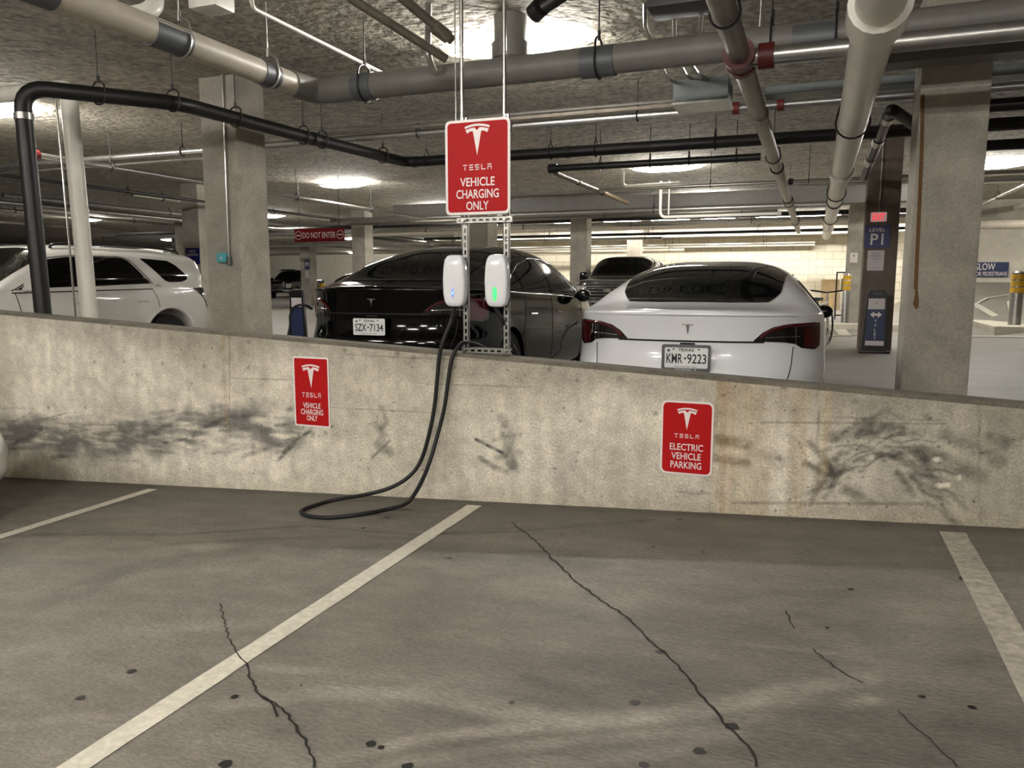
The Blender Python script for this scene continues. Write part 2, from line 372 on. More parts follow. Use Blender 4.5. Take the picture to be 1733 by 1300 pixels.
# scuffs
ST = [([(480, 765), (500, 745), (525, 730)], .02, .7), ([(470, 780), (490, 760), (500, 750)], .02, .7), ([(630, 775), (650, 755), (660, 745)], .015, .6),
      ([(635, 720), (650, 735), (640, 755), (660, 765)], .05, .45), ([(645, 690), (655, 715), (645, 725)], .03, .5), ([(806, 744), (830, 756), (850, 766)], .018, .95),
      ([(812, 775), (835, 790), (858, 800)], .03, .6), ([(850, 710), (862, 735), (858, 765), (868, 790)], .06, .6), ([(835, 745), (880, 735)], .02, .4), ([(840, 775), (880, 765)], .03, .45),
      ([(1215, 745), (1262, 752)], .05, .7), ([(1215, 775), (1262, 785)], .045, .6), ([(1300, 770), (1320, 785)], .07, .35)]
for i, (l, w, k) in enumerate(ST): P.stroke(wallpx(l), w, (60, 57, 52), k, .7, 200+i, 25)
for i in range(110):                                       # fan of tyre scuffs right of the sign
    t = i/110; cx = 1375+230*t+random.uniform(-12, 12); cy = 812-95*math.sin(math.pi*min(1, t*1.02))+random.uniform(-18, 62); L_ = random.uniform(18, 70)
    an = math.radians(-48+95*t+random.uniform(-30, 30)); bx = math.cos(an)*L_/2; by = math.sin(an)*L_/2
    P.stroke(wallpx([(cx-bx, cy-by), (cx, cy-5), (cx+bx, cy+by)]), random.uniform(.006, .03), (58, 56, 52), random.uniform(.2, .62), .95, 300+i, 34)
for l, w, k in [([(1370, 750), (1395, 775), (1410, 805), (1390, 800), (1365, 785)], .03, .8), ([(1400, 740), (1440, 735), (1480, 728)], .05, .7), ([(1570, 770), (1620, 790), (1655, 805)], .07, .6), ([(1600, 735), (1650, 760), (1690, 780)], .06, .5), ([(1680, 740), (1700, 750)], .06, .6),
                ([(1520, 800), (1545, 838)], .03, .7), ([(1430, 830), (1470, 850)], .05, .5), ([(1350, 745), (1362, 770)], .008, .7)]:
    P.stroke(wallpx(l), w, (54, 52, 48), k, .8, int(l[0][0]), 22)
# rust runs
for px, w, k, c, y1 in [(1224, .035, .75, (112, 78, 36), 860), (1236, .05, .45, (150, 116, 62), 860), (1216, .05, .35, (140, 112, 66), 862), (1213, .02, .6, (110, 84, 40), 760), (1362, .04, .5, (150, 122, 70), 880), (1400, .035, .42, (150, 120, 66), 800), (1345, .03, .3, (140, 118, 74), 860),
                        (383, .028, .55, (132, 102, 58), 730), (1258, .06, .28, (150, 128, 80), 850), (1300, .08, .22, (140, 120, 80), 850)]:
    y0 = 540+px*.085; xq = ay(px, 700, YW)[0]; z1 = ay(px, y1, YW)[2]
    a = (1-sstep(w*.3, w, np.abs(X-xq+.03*(fbm(X*0+4, Z*7, int(px))-.5))))*sstep(z1-.15, z1+.1, Z)*(.1+1.3*fbm(X*55, Z*3.5, int(px)+1))
    P.blend(.8*k*a, tuple(c_*1.1+d_ for c_, d_ in zip(c, (0, 6, 18))))
P.blend(.30*(1-sstep(.0, .5, np.abs(X+.2)))*sstep(.35, .6, fbm(X*16, Z*1.2, 44)), (150, 124, 74))
for l, w in [([(388, 560), (389, 640), (388, 690), (390, 740)], .008), ([(585, 600), (700, 606), (900, 612)], .006), ([(560, 690), (760, 700)], .006), ([(0, 712), (120, 718), (300, 722)], .01), ([(1240, 851), (1420, 852), (1560, 853)], .012), ([(1290, 715), (1600, 717)], .008), ([(1410, 706), (1600, 712)], .006),
             ([(720, 650), (900, 655)], .006), ([(390, 640), (494, 643)], .006), ([(1657, 660), (1658, 880)], .007), ([(1385, 640), (1384, 850)], .006), ([(1148, 832), (1170, 836), (1200, 834)], .012)]:
    P.stroke(wallpx(l), w*1.1, (92, 86, 74), .5, .6, int(l[0][0]), 9)
for px, py in [(210, 612), (275, 615), (345, 620), (420, 578), (421, 622), (583, 592), (673, 598), (160, 613), (145, 690), (82, 690), (1327, 655), (850, 735), (1318, 775), (1570, 705), (1447, 680), (1560, 760), (1150, 870), (700, 606), (1110, 700), (505, 735), (530, 735), (551, 733), (930, 625), (1050, 640)]:
    x_, _, z_ = ay(px, py, YW); dd = np.hypot(X-x_, Z-z_); P.blend(.5*(1-sstep(.008, .026, dd+.012*(fbm(X*60, Z*60, 3)-.5))), (84, 78, 66))
for i in range(130):                                     # bug holes
    px = random.uniform(0, 1733); x_ = ay(px, 700, YW)[0]; z_ = random.uniform(FA+FB*x_, .6-.0487*x_)
    dd = np.hypot(X-x_, Z-z_); P.blend(.8*(1-sstep(.002, random.uniform(.006, .013), dd)), (52, 48, 42))
for px, py in [(1623, 808), (1590, 822), (1602, 821), (1585, 778)]:
    x_, _, z_ = ay(px, py, YW); P.blend(.9*(1-sstep(.004, .014, np.hypot((X-x_)*(1 if px == 1623 else .5), (Z-z_)*.6))), (220, 212, 196))
rest = MB()
xa, xb = xs[0], xs[-1]; za, zb_ = ztop(xa), ztop(xb); c = .022
pr = lambda x: [(x, YW, ztop(x)-c), (x, YW+c, ztop(x)), (x, YB-c, ztop(x)), (x, YB, ztop(x)-c), (x, YB, -1.0), (x, YW, -1.0)]
A, B = pr(xa), pr(xb)
rest.add(A+B, [(3, 4, 10, 9), (0, 5, 4, 3, 2, 1), (6, 7, 8, 9, 10, 11)], 1); rest.add(A+B, [(0, 1, 7, 6), (1, 2, 8, 7), (2, 3, 9, 8)], 2)
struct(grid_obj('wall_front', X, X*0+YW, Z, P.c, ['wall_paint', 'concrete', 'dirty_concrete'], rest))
# ------------------------------------------------------------------ far deck, ceiling, outer walls
gx = np.concatenate([np.arange(-70, -10, 2.5), np.arange(-10, 14.1, .5)]); gy = np.concatenate([[YB-.02], np.arange(5, 34, .75), np.arange(34, 61, 3)])
X, Y = np.meshgrid(gx, gy); Zf = np.vectorize(zfloor)(X, Y); P = Paint(X, Y, lin((150, 142, 128)))
fo = grid_obj('floor_deck', X, Y, Zf, P.c, ['deck']); struct(fo)
mb = MB(); mb.box((-70, -9.5, CEIL), (14, 61, CEIL+.2)); struct(mb.build('ceiling', 'ceiling_spray', smooth=0))
def wall(name, lo, hi, m='concrete'): mb = MB(); mb.box(lo, hi); return struct(mb.build(name, m, smooth=0))
wall('wall_back', (-15, 33, -.3), (4.6, 33.25, CEIL), 'block')
wall('wall_back_side', (-15.25, 33, -.3), (-15, 58, CEIL), 'painted_concrete')
wall('wall_far', (-70, 58, -.3), (-15, 58.3, CEIL), 'painted_concrete')
wall('wall_left', (-70.2, YB, -.3), (-70, 58, CEIL))
wall('wall_right', (13.8, YB, -.3), (14, 36, CEIL), 'painted_concrete')
wall('wall_ramp', (4.6, 34, .2), (14, 34.3, CEIL), 'painted_concrete')
wall('wall_near', (-12, -9.5, -1), (8, -9.3, CEIL)); wall('wall_near_left', (-9.7, -9.5, -1), (-9.5, YW, CEIL)); wall('wall_near_right', (5.0, -9.5, -1), (5.2, YW, CEIL))
# beams under the slab far away (soffits)
def beam(lo, hi, label): mb = MB(); mb.box(lo, hi, bev=.02); return struct(mb.build('trim_beam', 'concrete', smooth=0))
beam((3.4, 26.5, 3.0), (13.8, 27.1, CEIL), ''); beam((-15, 31.2, 3.1), (3.0, 31.7, CEIL), '')
# kerb island and ramp parapet on the right
# ------------------------------------------------------------------ columns
def column(x0, y0, w, label, d=None, m='column_concrete', z0=None, extra=None):
    d = d or w; mb = MB(); z0 = zfloor(x0, y0)-.05 if z0 is None else z0
    mb.box((x0, y0, z0), (x0+w, y0+d, CEIL+.02), bev=.018); o = mb.build('concrete_column', m, smooth=0)
    return tag(o, label, 'column', 'square concrete columns')
colL = column(-6.94, 7.5, .52, 'large square concrete column behind the ramp wall, between the white SUV and the black sedan')
colR = column(.74, 7.5, .52, 'large square concrete column on the right with a brown drip stain running down it')
for o in (colR,):
    mb = MB(); random.seed(3)
    cx0, cz0 = ay(1556, 180, 7.5)[0], ay(1556, 180, 7.5)[2]; pts = [(1562, 160), (1560, 260), (1557, 330), (1553, 420), (1550, 490)]
    Q = [ay(*p, 7.497) for p in pts]; L = [q+np.array([-.014-.004*random.random(), 0, 0]) for q in Q]; R = [q+np.array([.014, 0, 0]) for q in Q]; n = len(Q)
    mb.add([tuple(q) for q in L+R], [(i, n+i, n+i+1, i+1) for i in range(n-1)])
    bl = [(1549, 488), (1553, 488), (1555, 505), (1555, 520), (1550, 524), (1545, 515), (1548, 500)]
    mb.add([tuple(ay(*p, 7.4965)) for p in bl], [tuple(range(len(bl)))[::-1]])
    p_ = wpart(mb, 'drip_stain', 'rust_strip', o, 0); p_['label'] = 'brown drip stain'
column(.74, 14.6, .52, 'brownish column carrying the blue level sign and the exit sign', m='brown_concrete')
column(.74, 22.5, .52, 'column with a small white notice, behind the bollard left of the sign column')
column(-6.94, 22.5, .52, 'column rising beside the roof of the grey pickup, on its left')
column(-6.94, 30, .52, 'slim dark column above the cab roof of the grey pickup')
column(-6.94, 15, .52, 'column seen between the two charger posts, above the black sedan')
column(-14.62, 22.5, .52, 'column right of the red hanging banner sign, above the boot of the black sedan')
column(-14.62, 15, .52, 'column left of the white SUV tail with a blue arrow sign')
column(-22.3, 30.0, .52, 'far column with a small blue level sign, beside the black pickup')
column(-30, 30.0, .52, 'far column hidden low behind the white SUV roof')
column(-22.3, 22.5, .52, 'far column right behind the left column')
# ------------------------------------------------------------------ lamps on the ceiling
def make_lamp():
    t = thing('ceiling_light', '', 'ceiling light')
    mb = MB()
    mb.box((-.62, -.03, -.03), (.62, .03, .005)); mb.build('housing', 'lamp_housing', t, 0)
    mb = MB(); mb.tube([(-.72, 0, -.06), (-.66, 0, -.068), (-.5, 0, -.08), (-.3, 0, -.09), (.3, 0, -.09), (.5, 0, -.08), (.66, 0, -.068), (.72, 0, -.06)], [.006, .018, .036, .05, .05, .036, .018, .006], 12)  # ends tapered so the lens takes the shape of its glare
    mb.build('lens', 'lamp_lens', t, 40); return t
LAMPS = [(-2.9, 7.55, 'lit tube fixture behind the pipe drop above the tall charging sign'), (-10.65, 16.2, 'lit fixture glaring on the ceiling left of the tall charging sign'),
 (-10.7, 7.7, 'lit fixture at the left edge beyond the black pipe'), (-25.4, 21.5, 'small lit fixture just right of the white vertical pipe'),
 (-2.9, 22.0, 'lit fixture above the roof of the white sedan'), (-2.95, 16.3, 'lit fixture half hidden by a black pipe, above the white sedan'),
 (3.1, 18.3, 'lit fixture at the right edge beyond the stained column'), (-10.9, 22.0, 'lit fixture just left of the tall charging sign foot'),
 (-18.1, 22.7, 'lit fixture right of the left column'), (-7.1, 29.8, 'lit fixture near the block wall, above the grey pickup'), (-5.2, 29.6, 'lit fixture near the block wall, left of the white sedan roof'),
 (-3.4, 29.9, 'lit fixture near the block wall, over the white sedan roof'), (-1.4, 29.7, 'lit fixture near the block wall, left of the grey sprinkler pipe'), (.0, 29.6, 'lit fixture near the block wall, beside the white pipe end'),
 (2.7, 30.5, 'lit fixture seen between the sign column and the stained column'), (6.5, 22, 'lit fixture over the curved ramp'), (9.5, 30, 'farthest lit fixture over the curved ramp'),
 (-21, 40, 'far lit fixture over the distant parked vehicles'), (-30, 48, 'farthest lit fixture over the distant parked vehicles'), (-33, 33, 'far lit fixture left of the left column'), (-20, 53, 'far lit fixture beside the distant pale wall'), (-12.5, 29, 'lit fixture behind the roof of the black sedan'),
 (-9.3, 30, 'lit fixture left of the grey pickup, near the block wall'), (-26, 54, 'added fixture brightening the far wall, straight above the black pickup'), (-34, 53, 'added fixture brightening the far wall, left of the black pickup'), (-42, 50, 'added fixture brightening the far left end of the deck'), (-24, 36, 'lit fixture above the pale sedan far behind')]  # fixtures before the far wall added to brighten its dark end
NEAR = [(-3.4, -.6, 'unseen lit fixture over the near stalls, centre'), (-7.6, -.6, 'unseen lit fixture over the near stalls, left'), (-5.5, -4.0, 'unseen lit fixture over the near stalls, behind left'), (-1.0, -4.0, 'unseen lit fixture over the near stalls, behind centre'), (2.6, -3.5, 'unseen lit fixture over the near stalls, behind right'), (-.2, -.9, 'unseen lit fixture over the near stalls, right of centre')]  # out of view on the camera side; extra ones added to brighten wall and columns
_lamp = make_lamp()
for i, (x, y, lb) in enumerate(LAMPS+NEAR):
    o = _lamp if i == 0 else copy_tree(_lamp); o.location = (x, y, CEIL); o['label'] = lb; o['group'] = 'ceiling light fixtures'
# ------------------------------------------------------------------ pipes
def hanger(p, x, y, z, r, ax_='x', zt=CEIL, ring=True, m='dark_steel'):
    mb = MB(); mb.cyl((x, y, z+r*1.5), (x, y, zt), .006, 6)
    d = Vector((0, 1, 0)) if ax_ == 'x' else Vector((1, 0, 0)); R = r*1.12+.006
    if ring:
        path = [Vector((x, y, z))+d*(R*math.cos(a))+Vector((0, 0, R*math.sin(a)+(.5*r if math.sin(a) > .5 else 0))) for a in [2*math.pi*i/18 for i in range(18)]]
        mb.tube(path, .009, 6, closed=True); mb.cyl((x, y, z+R+.3*r), (x, y, z+R+.5*r+.05), .014, 8)
    return wpart(mb, 'hanger', m, p)
def band(p, a, b, r, m='band_grey', name='coupling'):
    mb = MB(); mb.cyl(a, b, r, 18); return wpart(mb, name, m, p)
def kpt(p, k): return (p[0]*k, p[1]*k, EYE+(p[2]-EYE)*k)          # the same line of sight, nearer or farther
def pipe(name, label, pts, r, m, hang=(), bands=(), n=14, cat='pipe', group=None, bend=.12, bandmat='band_grey', hm='dark_steel', k=1.0):
    if k != 1:
        pts = [kpt(p, k) for p in pts]; r *= k; hang = [kpt(h[:3], k)+(h[3],) for h in hang]; bands = [(kpt(b[0], k), kpt(b[1], k), b[2]*k)+tuple(b[3:]) for b in bands]
    path = arc_path(pts, bend, 6) if len(pts) > 2 else pts
    mb = MB(); mb.tube(path, r, n); o = mb.build(name, m); tag(o, label, cat, group)
    for h in hang: hanger(o, h[0], h[1], h[2], r, h[3], m=hm)
    for bnd in bands: band(o, bnd[0], bnd[1], bnd[2], *(bnd[3:] or (bandmat,)))
    return o
def bandA(x, y, z, L_, r, m='band_grey'): return ((x, y-L_/2, z), (x, y+L_/2, z), r, m)
def bandB(x, y, z, L_, r, m='band_grey'): return ((x-L_/2, y, z), (x+L_/2, y, z), r, m)
# a: along y (away), b: along x
xw = .305; zw = 3.0
pipe('white_drain_pipe', 'thick white drain pipe running away overhead, right of the grey sprinkler main', [(xw, 2, zw), (xw, 32.9, zw)], .155, 'white_pvc', k=.78,
     hang=[(xw, 9.8, zw, 'y'), (xw, 17.2, zw, 'y'), (xw, 24, zw, 'y')], n=24,
     bands=[((xw, 5.75, zw), (xw, 6.15, zw), .20, 'white_pvc'), ((xw, 13.8, zw), (xw, 14.3, zw), .185, 'white_pvc'), ((xw, 18.9, zw), (xw, 19.1, zw), .175, 'dark_steel'), ((xw, 24.0, zw), (xw, 24.4, zw), .18, 'white_pvc'), ((xw, 28, zw), (xw, 28.3, zw), .18, 'white_pvc')])
xg = -.655; zg = 3.0
pipe('sprinkler_main', 'grey steel sprinkler main running away overhead, with a red clamp', [(xg, 2, zg), (xg, 29.8, zg)], .085, 'old_steel', n=18, k=.9,
     hang=[(xg, 5.6, zg, 'y'), (xg, 12, zg, 'y'), (xg, 19, zg, 'y'), (xg, 25, zg, 'y')],
     bands=[((xg, 6.63, zg), (xg, 6.87, zg), .112, 'red_iron'), ((xg, 6.58, zg), (xg, 6.66, zg), .125, 'red_iron'), ((xg, 6.84, zg), (xg, 6.92, zg), .125, 'red_iron'), bandA(xg, 9.0, zg, .1, .1, 'old_steel'), bandA(xg, 13.2, zg, .12, .105, 'dark_steel'), bandA(xg, 18.2, zg, .12, .105, 'dark_steel')])
o = pipe('sprinkler_branch', 'bright steel branch pipe from the red clamp to the right edge', [(xg, 6.75, zg), (5.4, 6.75, zg)], .072, 'galvanised', n=18, k=.9, hang=[(3.4, 6.75, zg, 'x')], bands=[bandB(xg+.2, 6.75, zg, .12, .1, 'red_iron'), bandB(1.45, 6.75, zg, .05, .085, 'galvanised')])
# beige waste pipe: corner at (-4.5, 6.4)
zb = 3.0
pipe('beige_waste_pipe', 'thick beige waste pipe sloping in from the upper left', [(-4.56, .5, zb+.02), (-4.54, 6.05, zb)], .10, 'beige_pipe', n=22,
     hang=[(-4.55, 4.75, zb, 'y'), (-4.54, 5.75, zb, 'y')], bands=[bandA(-4.555, 3.55, zb, .28, .108), bandA(-4.55, 4.62, zb, .34, .107), bandA(-4.54, 5.72, zb, .2, .106)], hm='galvanised')
mbp = pipe('grey_waste_pipe', 'thick grey waste pipe crossing under the ceiling high behind the tall sign', [(-4.54, 6.05, zb), (-4.52, 6.42, zb), (-4.2, 6.42, zb), (2.2, 6.42, zb+.02)], .115, 'grey_pipe', n=22, bend=.3,
     hang=[(-3.98, 6.42, zb, 'x'), (-1.75, 6.42, zb, 'x'), (.05, 6.42, zb, 'x'), (-.4, 6.42, zb, 'x')], bands=[bandB(-3.98, 6.42, zb, .2, .124), bandB(-1.75, 6.42, zb, .28, .124), bandB(-.1, 6.42, zb, .3, .124)])
# elbow joining from above, top left
q = ay(300, 50, 3.9)
pipe('white_elbow_pipe', 'short white pipe with an elbow joining the beige pipe from above', [tuple(az(270, 5, 3.5))+(0,), tuple(az(258, 30, 3.12)), tuple(az(190, 33, 3.03))] if False else [tuple(az(262, -30, 3.45)), tuple(az(262, 20, 3.14)), tuple(az(180, 32, 3.04))], .062, 'white_pvc', n=18, bend=.14,
     bands=[(tuple(az(235, 26, 3.12)), tuple(az(197, 31, 3.07)), .07, 'band_grey')])
# black L pipe
zk = 3.0; xk = -6.0; yk = 10.55
BL = [(-6.87, 5.25, -.05), (-6.95, 5.25, zk), (-6.1, 6.3, zk+.0), (-6.03, 8.1, zk), (xk+.14, yk, zk), (-2.97, yk, zk), (4.6, yk, zk)]
pipe('black_iron_pipe', 'long black iron pipe rising at the left, running back and then crossing to the right', BL, .075, 'black_iron', n=16, bend=.22,
     hang=[(-6.55, 5.75, zk, 'y'), (-6.12, 6.25, zk, 'y'), (-6.07, 7.1, zk, 'y'), (-6.02, 8.25, zk, 'y'), (-5.99, 8.6, zk, 'y'), (-5.9, 9.95, zk, 'y'), (-5.5, yk, zk, 'x'), (-3.55, yk, zk, 'x'), (-2.9, yk, zk, 'x'), (-1.3, yk, zk, 'x'), (1.7, yk, zk, 'x')],
     bands=[((-6.942, 5.25, zk-.3), (-6.944, 5.25, zk-.24), .084, 'galvanised'), bandB(-5.7, yk, zk, .07, .082, 'dark_steel'), bandB(-3.3, yk, zk, .06, .083, 'dark_steel'), bandA(-6.0, 8.45, zk, .12, .083, 'black_iron')])
# white rain leader at the left
pipe('white_leader_pipe', 'white vertical pipe standing beside the black pipe, in front of the white SUV', [(-9.8, 6.16, 3.27), (-7.45, 6.16, 3.24), (-7.33, 6.14, -.05)], .086, 'white_pvc', n=20, bend=.1, bands=[((-7.401, 6.152, 1.95), (-7.400, 6.152, 1.99), .09, 'white_pvc')])
pipe('thin_conduit', 'thin pale conduit strapped along the white vertical pipe', [(-7.53, 6.07, 3.1), (-7.50, 6.06, 2.5), (-7.41, 6.03, -.05)], .011, 'conduit', n=8, bend=.1)
# bright cross pipes at y 8.5
zc = 3.0
pipe('steel_cross_pipe', 'bright steel pipe crossing behind the tall sign with red couplings', [(-14, 8.6, zc), (5, 8.6, zc)], .042, 'galvanised', k=1.09, bands=[bandB(-.86, 8.6, zc, .07, .062, 'red_iron'), bandB(-.42, 8.6, zc, .07, .062, 'red_iron'), bandB(-8.8, 8.6, zc, .1, .048, 'galvanised')], hang=[(-8.3, 8.6, zc, 'x'), (-4.6, 8.6, zc, 'x'), (-1.9, 8.6, zc, 'x')])
for i, (dy, dz, r, x0, x1, lb) in enumerate([(-.02, -.11, .018, -14, -6.95, 'thin bright conduit directly below the cross pipe, left of the left column'), (-.14, .05, .022, -6.3, -1.5, 'upper of three conduits beside the cross pipe, ending at the junction box'), (-.10, .11, .016, -6.3, -1.5, 'thin dark conduit above the cross pipe'), (-.10, .14, .022, -.9, 5, 'conduit from the junction box to the right edge')]):
    pipe('conduit', lb, [(x0, 8.6+dy, zc+dz), (x1, 8.6+dy, zc+dz)], r, 'conduit' if i % 2 == 0 else 'old_steel', n=8, group='conduits along the cross pipe', k=1.09)
# sprinkler lines running away at the left
pipe('steel_run_pipe', 'steel pipe running away from a red tee beside the white vertical pipe', [(-10.45, 7.9, 3.0), (-10.45, 19.9, 3.0)], .045, 'galvanised', hang=[(-10.45, 9.3, 3.0, 'y'), (-10.45, 14, 3, 'y'), (-10.45, 17, 3, 'y')], bands=[bandA(-10.45, 8.0, 3.0, .14, .075, 'red_iron')])
pipe('steel_run_pipe', 'lower steel pipe running away under the lit fixture above the white SUV', [(-17.3, 10, 3.0), (-17.3, 22.9, 3.0)], .05, 'galvanised', hang=[(-17.3, 14, 3.0, 'y'), (-17.3, 18, 3, 'y'), (-17.3, 21.5, 3, 'y')])
pipe('dark_run_pipe', 'thin black pipe running away between the two steel pipes at the left', [(-13.6, 9.5, 3.1), (-13.6, 20.1, 3.1)], .03, 'black_iron', hang=[(-13.6, 12.5, 3.1, 'y'), (-13.6, 15, 3.1, 'y')])
# black pipe + bronze diagonal
pipe('black_stub_pipe', 'black pipe crossing left of the grey sprinkler main, starting at a capped end', [(-4.1, 12.3, 3.05), (-.85, 12.3, 3.05)], .055, 'black_iron', hang=[(-3.3, 12.3, 3.05, 'x'), (-1.9, 12.3, 3.05, 'x'), (-1.2, 12.3, 3.05, 'x'), (-2.5, 12.3, 3.05, 'x')], bands=[bandB(-4.1, 12.3, 3.05, .14, .075, 'black_iron')])
pipe('bronze_run_pipe', 'bronze coloured pipe running away from the capped black pipe', [(-4.05, 12.3, 2.98), (-4.05, 17.5, 2.98)], .045, 'bronze_pipe', bands=[bandA(-4.05, 15.3, 2.98, .16, .06, 'red_iron'), bandA(-4.05, 13.6, 2.98, .1, .055, 'bronze_pipe')])
pipe('bright_cross_pipe', 'bright pipe crossing under the black capped pipe with an upturned end', [(-4.05, 14.9, 2.98), (4.5, 14.9, 2.98)], .035, 'conduit', hang=[(-1.9, 14.9, 2.98, 'x'), (-.2, 14.9, 2.98, 'x')], bands=[bandB(-.5, 14.9, 2.98, .08, .055, 'dark_steel')])
pipe('white_bent_conduit', 'white conduit bending up from the bright cross pipe', [tuple(az(1054, 290, 3.3)), tuple(az(1054, 316, 3.1)), tuple(az(1150, 310, 3.1))], .03, 'white_pvc', n=10, bend=.2)
pipe('white_hook_conduit', 'white conduit with a hooked bend, above the left end of the white sedan roof', [(-3.55, 18.8, 3.6), (-3.55, 18.8, 2.75), (-.8, 18.8, 2.75)], .035, 'white_pvc', n=10, bend=.15)
pipe('white_drop_conduit', 'thin white drop conduit beside the hooked conduit', [(-3.35, 18.8, 3.6), (-3.35, 18.8, 2.8)], .02, 'white_pvc', n=8)
# big dark duct far
mb = MB(); mb.box((-11.9, 20.6, 3.1), (3.4, 21.2, 3.5), bev=.03); tag(mb.build('air_duct', 'grey_pipe'), 'long dark rectangular duct crossing above the far parked cars', 'duct')
pipe('silver_cross_pipe', 'silver pipe slung in front of the long dark duct', [(-13.9, 20.3, 3.06), (.2, 20.3, 3.06)], .075, 'galvanised', hang=[(-8, 20.3, 3.06, 'x'), (-4, 20.3, 3.06, 'x')])
# pipe drop and braces in the upper middle
pipe('grey_drop_pipe', 'dark vertical pipe drop splitting the glare of the overhead fixture', [(-2.70, 6.85, CEIL), (-2.70, 6.85, 3.1)], .15, 'grey_pipe', n=24, bands=[((-2.70, 6.85, 3.22), (-2.70, 6.85, 3.36), .175, 'grey_pipe')])
pipe('black_short_pipe', 'short black pipe stub angling down at the top centre', [tuple(az(968, -20, 3.35)), tuple(az(905, 22, 3.2))], .055, 'black_iron', bands=[(tuple(az(915, 12, 3.22)), tuple(az(903, 24, 3.19)), .07, 'black_iron')])
pipe('steel_brace', 'steel brace pipe slanting down from the top centre left', [tuple(az(590, -5, 3.45)), tuple(az(755, 100, 3.1))], .038, 'old_steel')
pipe('steel_brace', 'second steel brace pipe above and right of the first one', [tuple(az(655, -25, 3.5)), tuple(az(765, 68, 3.2))], .04, 'old_steel', bands=[(tuple(az(735, 45, 3.27)), tuple(az(758, 63, 3.21)), .055, 'old_steel')])
pipe('flat_hanger_strap', 'galvanised strap hanger holding the grey waste pipe near the tall sign', [tuple(az(725, 5, 3.5)), tuple(az(724, 95, 3.15)), tuple(az(738, 128, 2.95)), tuple(az(752, 118, 2.95))], .028, 'galvanised', cat='hanger', bend=.1)
pipe('white_ceiling_conduit', 'thin white conduit slanting down across the ceiling from the top left', [tuple(az(425, -6, 3.4)), tuple(az(428, 14, 3.35)), tuple(az(655, 127, 3.35))], .016, 'white_pvc', bend=.05, n=8)
mb = MB(); c = az(358, 2, 3.5); mb.box((c[0]-.14, c[1]-.12, 3.42), (c[0]+.14, c[1]+.12, CEIL), bev=.03); tag(mb.build('junction_box', 'white_pvc'), 'pale junction box on the ceiling at the top edge', 'junction box')
mb = MB(); c = az(1160, 0, 3.4); mb.box((c[0]-.28, c[1]-.15, 3.33), (c[0]+.28, c[1]+.2, CEIL), bev=.02); tag(mb.build('electrical_cabinet', 'dark_steel'), 'dark electrical cabinet hung at the top edge, feeding four bent conduits', 'electrical cabinet')
# junction box with bent conduits
jb = az(1190, 170, 3.05); jt = thing('junction_box', 'grey steel junction box with a pale underside, fed by bent conduits', 'junction box', (jb[0], jb[1], 3.0))
mb = MB(); mb.box((-.27, -.22, 0), (.27, .22, .22), bev=.01); mb.build('box', 'box_steel', jt)
mb = MB(); mb.box((-.28, -.23, -.02), (.28, .23, .0)); mb.build('cover', 'box_cover', jt, 0)
J = lambda dx, dy=-.1: (jb[0]+dx, jb[1]+dy, 3.2)
for pts, lb in [([tuple(az(1092, 5, 3.4)), tuple(az(1092, 45, 3.3)), tuple(az(1130, 135, 3.2)), J(-.2)], 'leftmost bent conduit into the junction box'), ([tuple(az(1141, 15, 3.4)), tuple(az(1142, 90, 3.28)), tuple(az(1160, 125, 3.25)), J(-.06)], 'second bent conduit into the junction box'),
                ([tuple(az(1190, -8, 3.4)), tuple(az(1184, 60, 3.3)), tuple(az(1168, 105, 3.25)), J(.02)], 'third bent conduit, crossing towards the junction box'), ([tuple(az(1232, 100, 3.15)), tuple(az(1182, 125, 3.2)), J(.1)], 'bent conduit from the red clamp down to the junction box'),
                ([tuple(az(1292, -8, 3.45)), tuple(az(1288, 55, 3.25)), tuple(az(1278, 85, 3.1))], 'conduit dropping behind the red clamp')]:
    pipe('bent_conduit', lb, pts, .018, 'conduit', n=8, bend=.08, group='bent conduits at the junction box')
# cable tray / channel right of junction box
mb = MB(); mb.box((-.55, 8.2, 3.02), (5, 8.45, 3.1)); tag(mb.build('cable_tray', 'box_steel', smooth=0), 'dark cable tray running right from the junction box behind the white pipe', 'cable tray')
mb = MB(); mb.box((.3, 7.05, 2.93), (5, 7.3, 3.06)); tag(mb.build('cable_tray', 'grey_pipe', smooth=0), 'pale flat cable tray crossing in front of the stained column head', 'cable tray')
pipe('steel_cross_pipe', 'silver pipe passing in front of the head of the stained column', [(.5, 7.3, 2.75), (5, 7.3, 2.75)], .035, 'galvanised') if False else None
# black flexible bends right of white pipe
pipe('black_elbow_pipe', 'black pipe with chrome joints angling down beside the white drain pipe', [(1.2, 10.3, 2.84), tuple(az(1508, 184, 2.98)), tuple(az(1462, 300, 2.9))], .06, 'black_iron', bend=.12, bands=[(tuple(az(1505, 195, 2.975)), tuple(az(1501, 203, 2.97)), .07, 'galvanised'), (tuple(az(1488, 235, 2.945)), tuple(az(1484, 243, 2.94)), .068, 'galvanised'), (tuple(az(1474, 268, 2.92)), tuple(az(1470, 276, 2.915)), .068, 'galvanised')])
pipe('white_top_pipe', 'short white pipe bend at the top edge right of the white drain pipe', [(.4, 5.7, 3.3), (1.15, 5.7, 3.3), (1.2, 5.7, CEIL)], .06, 'white_pvc', bend=.15)
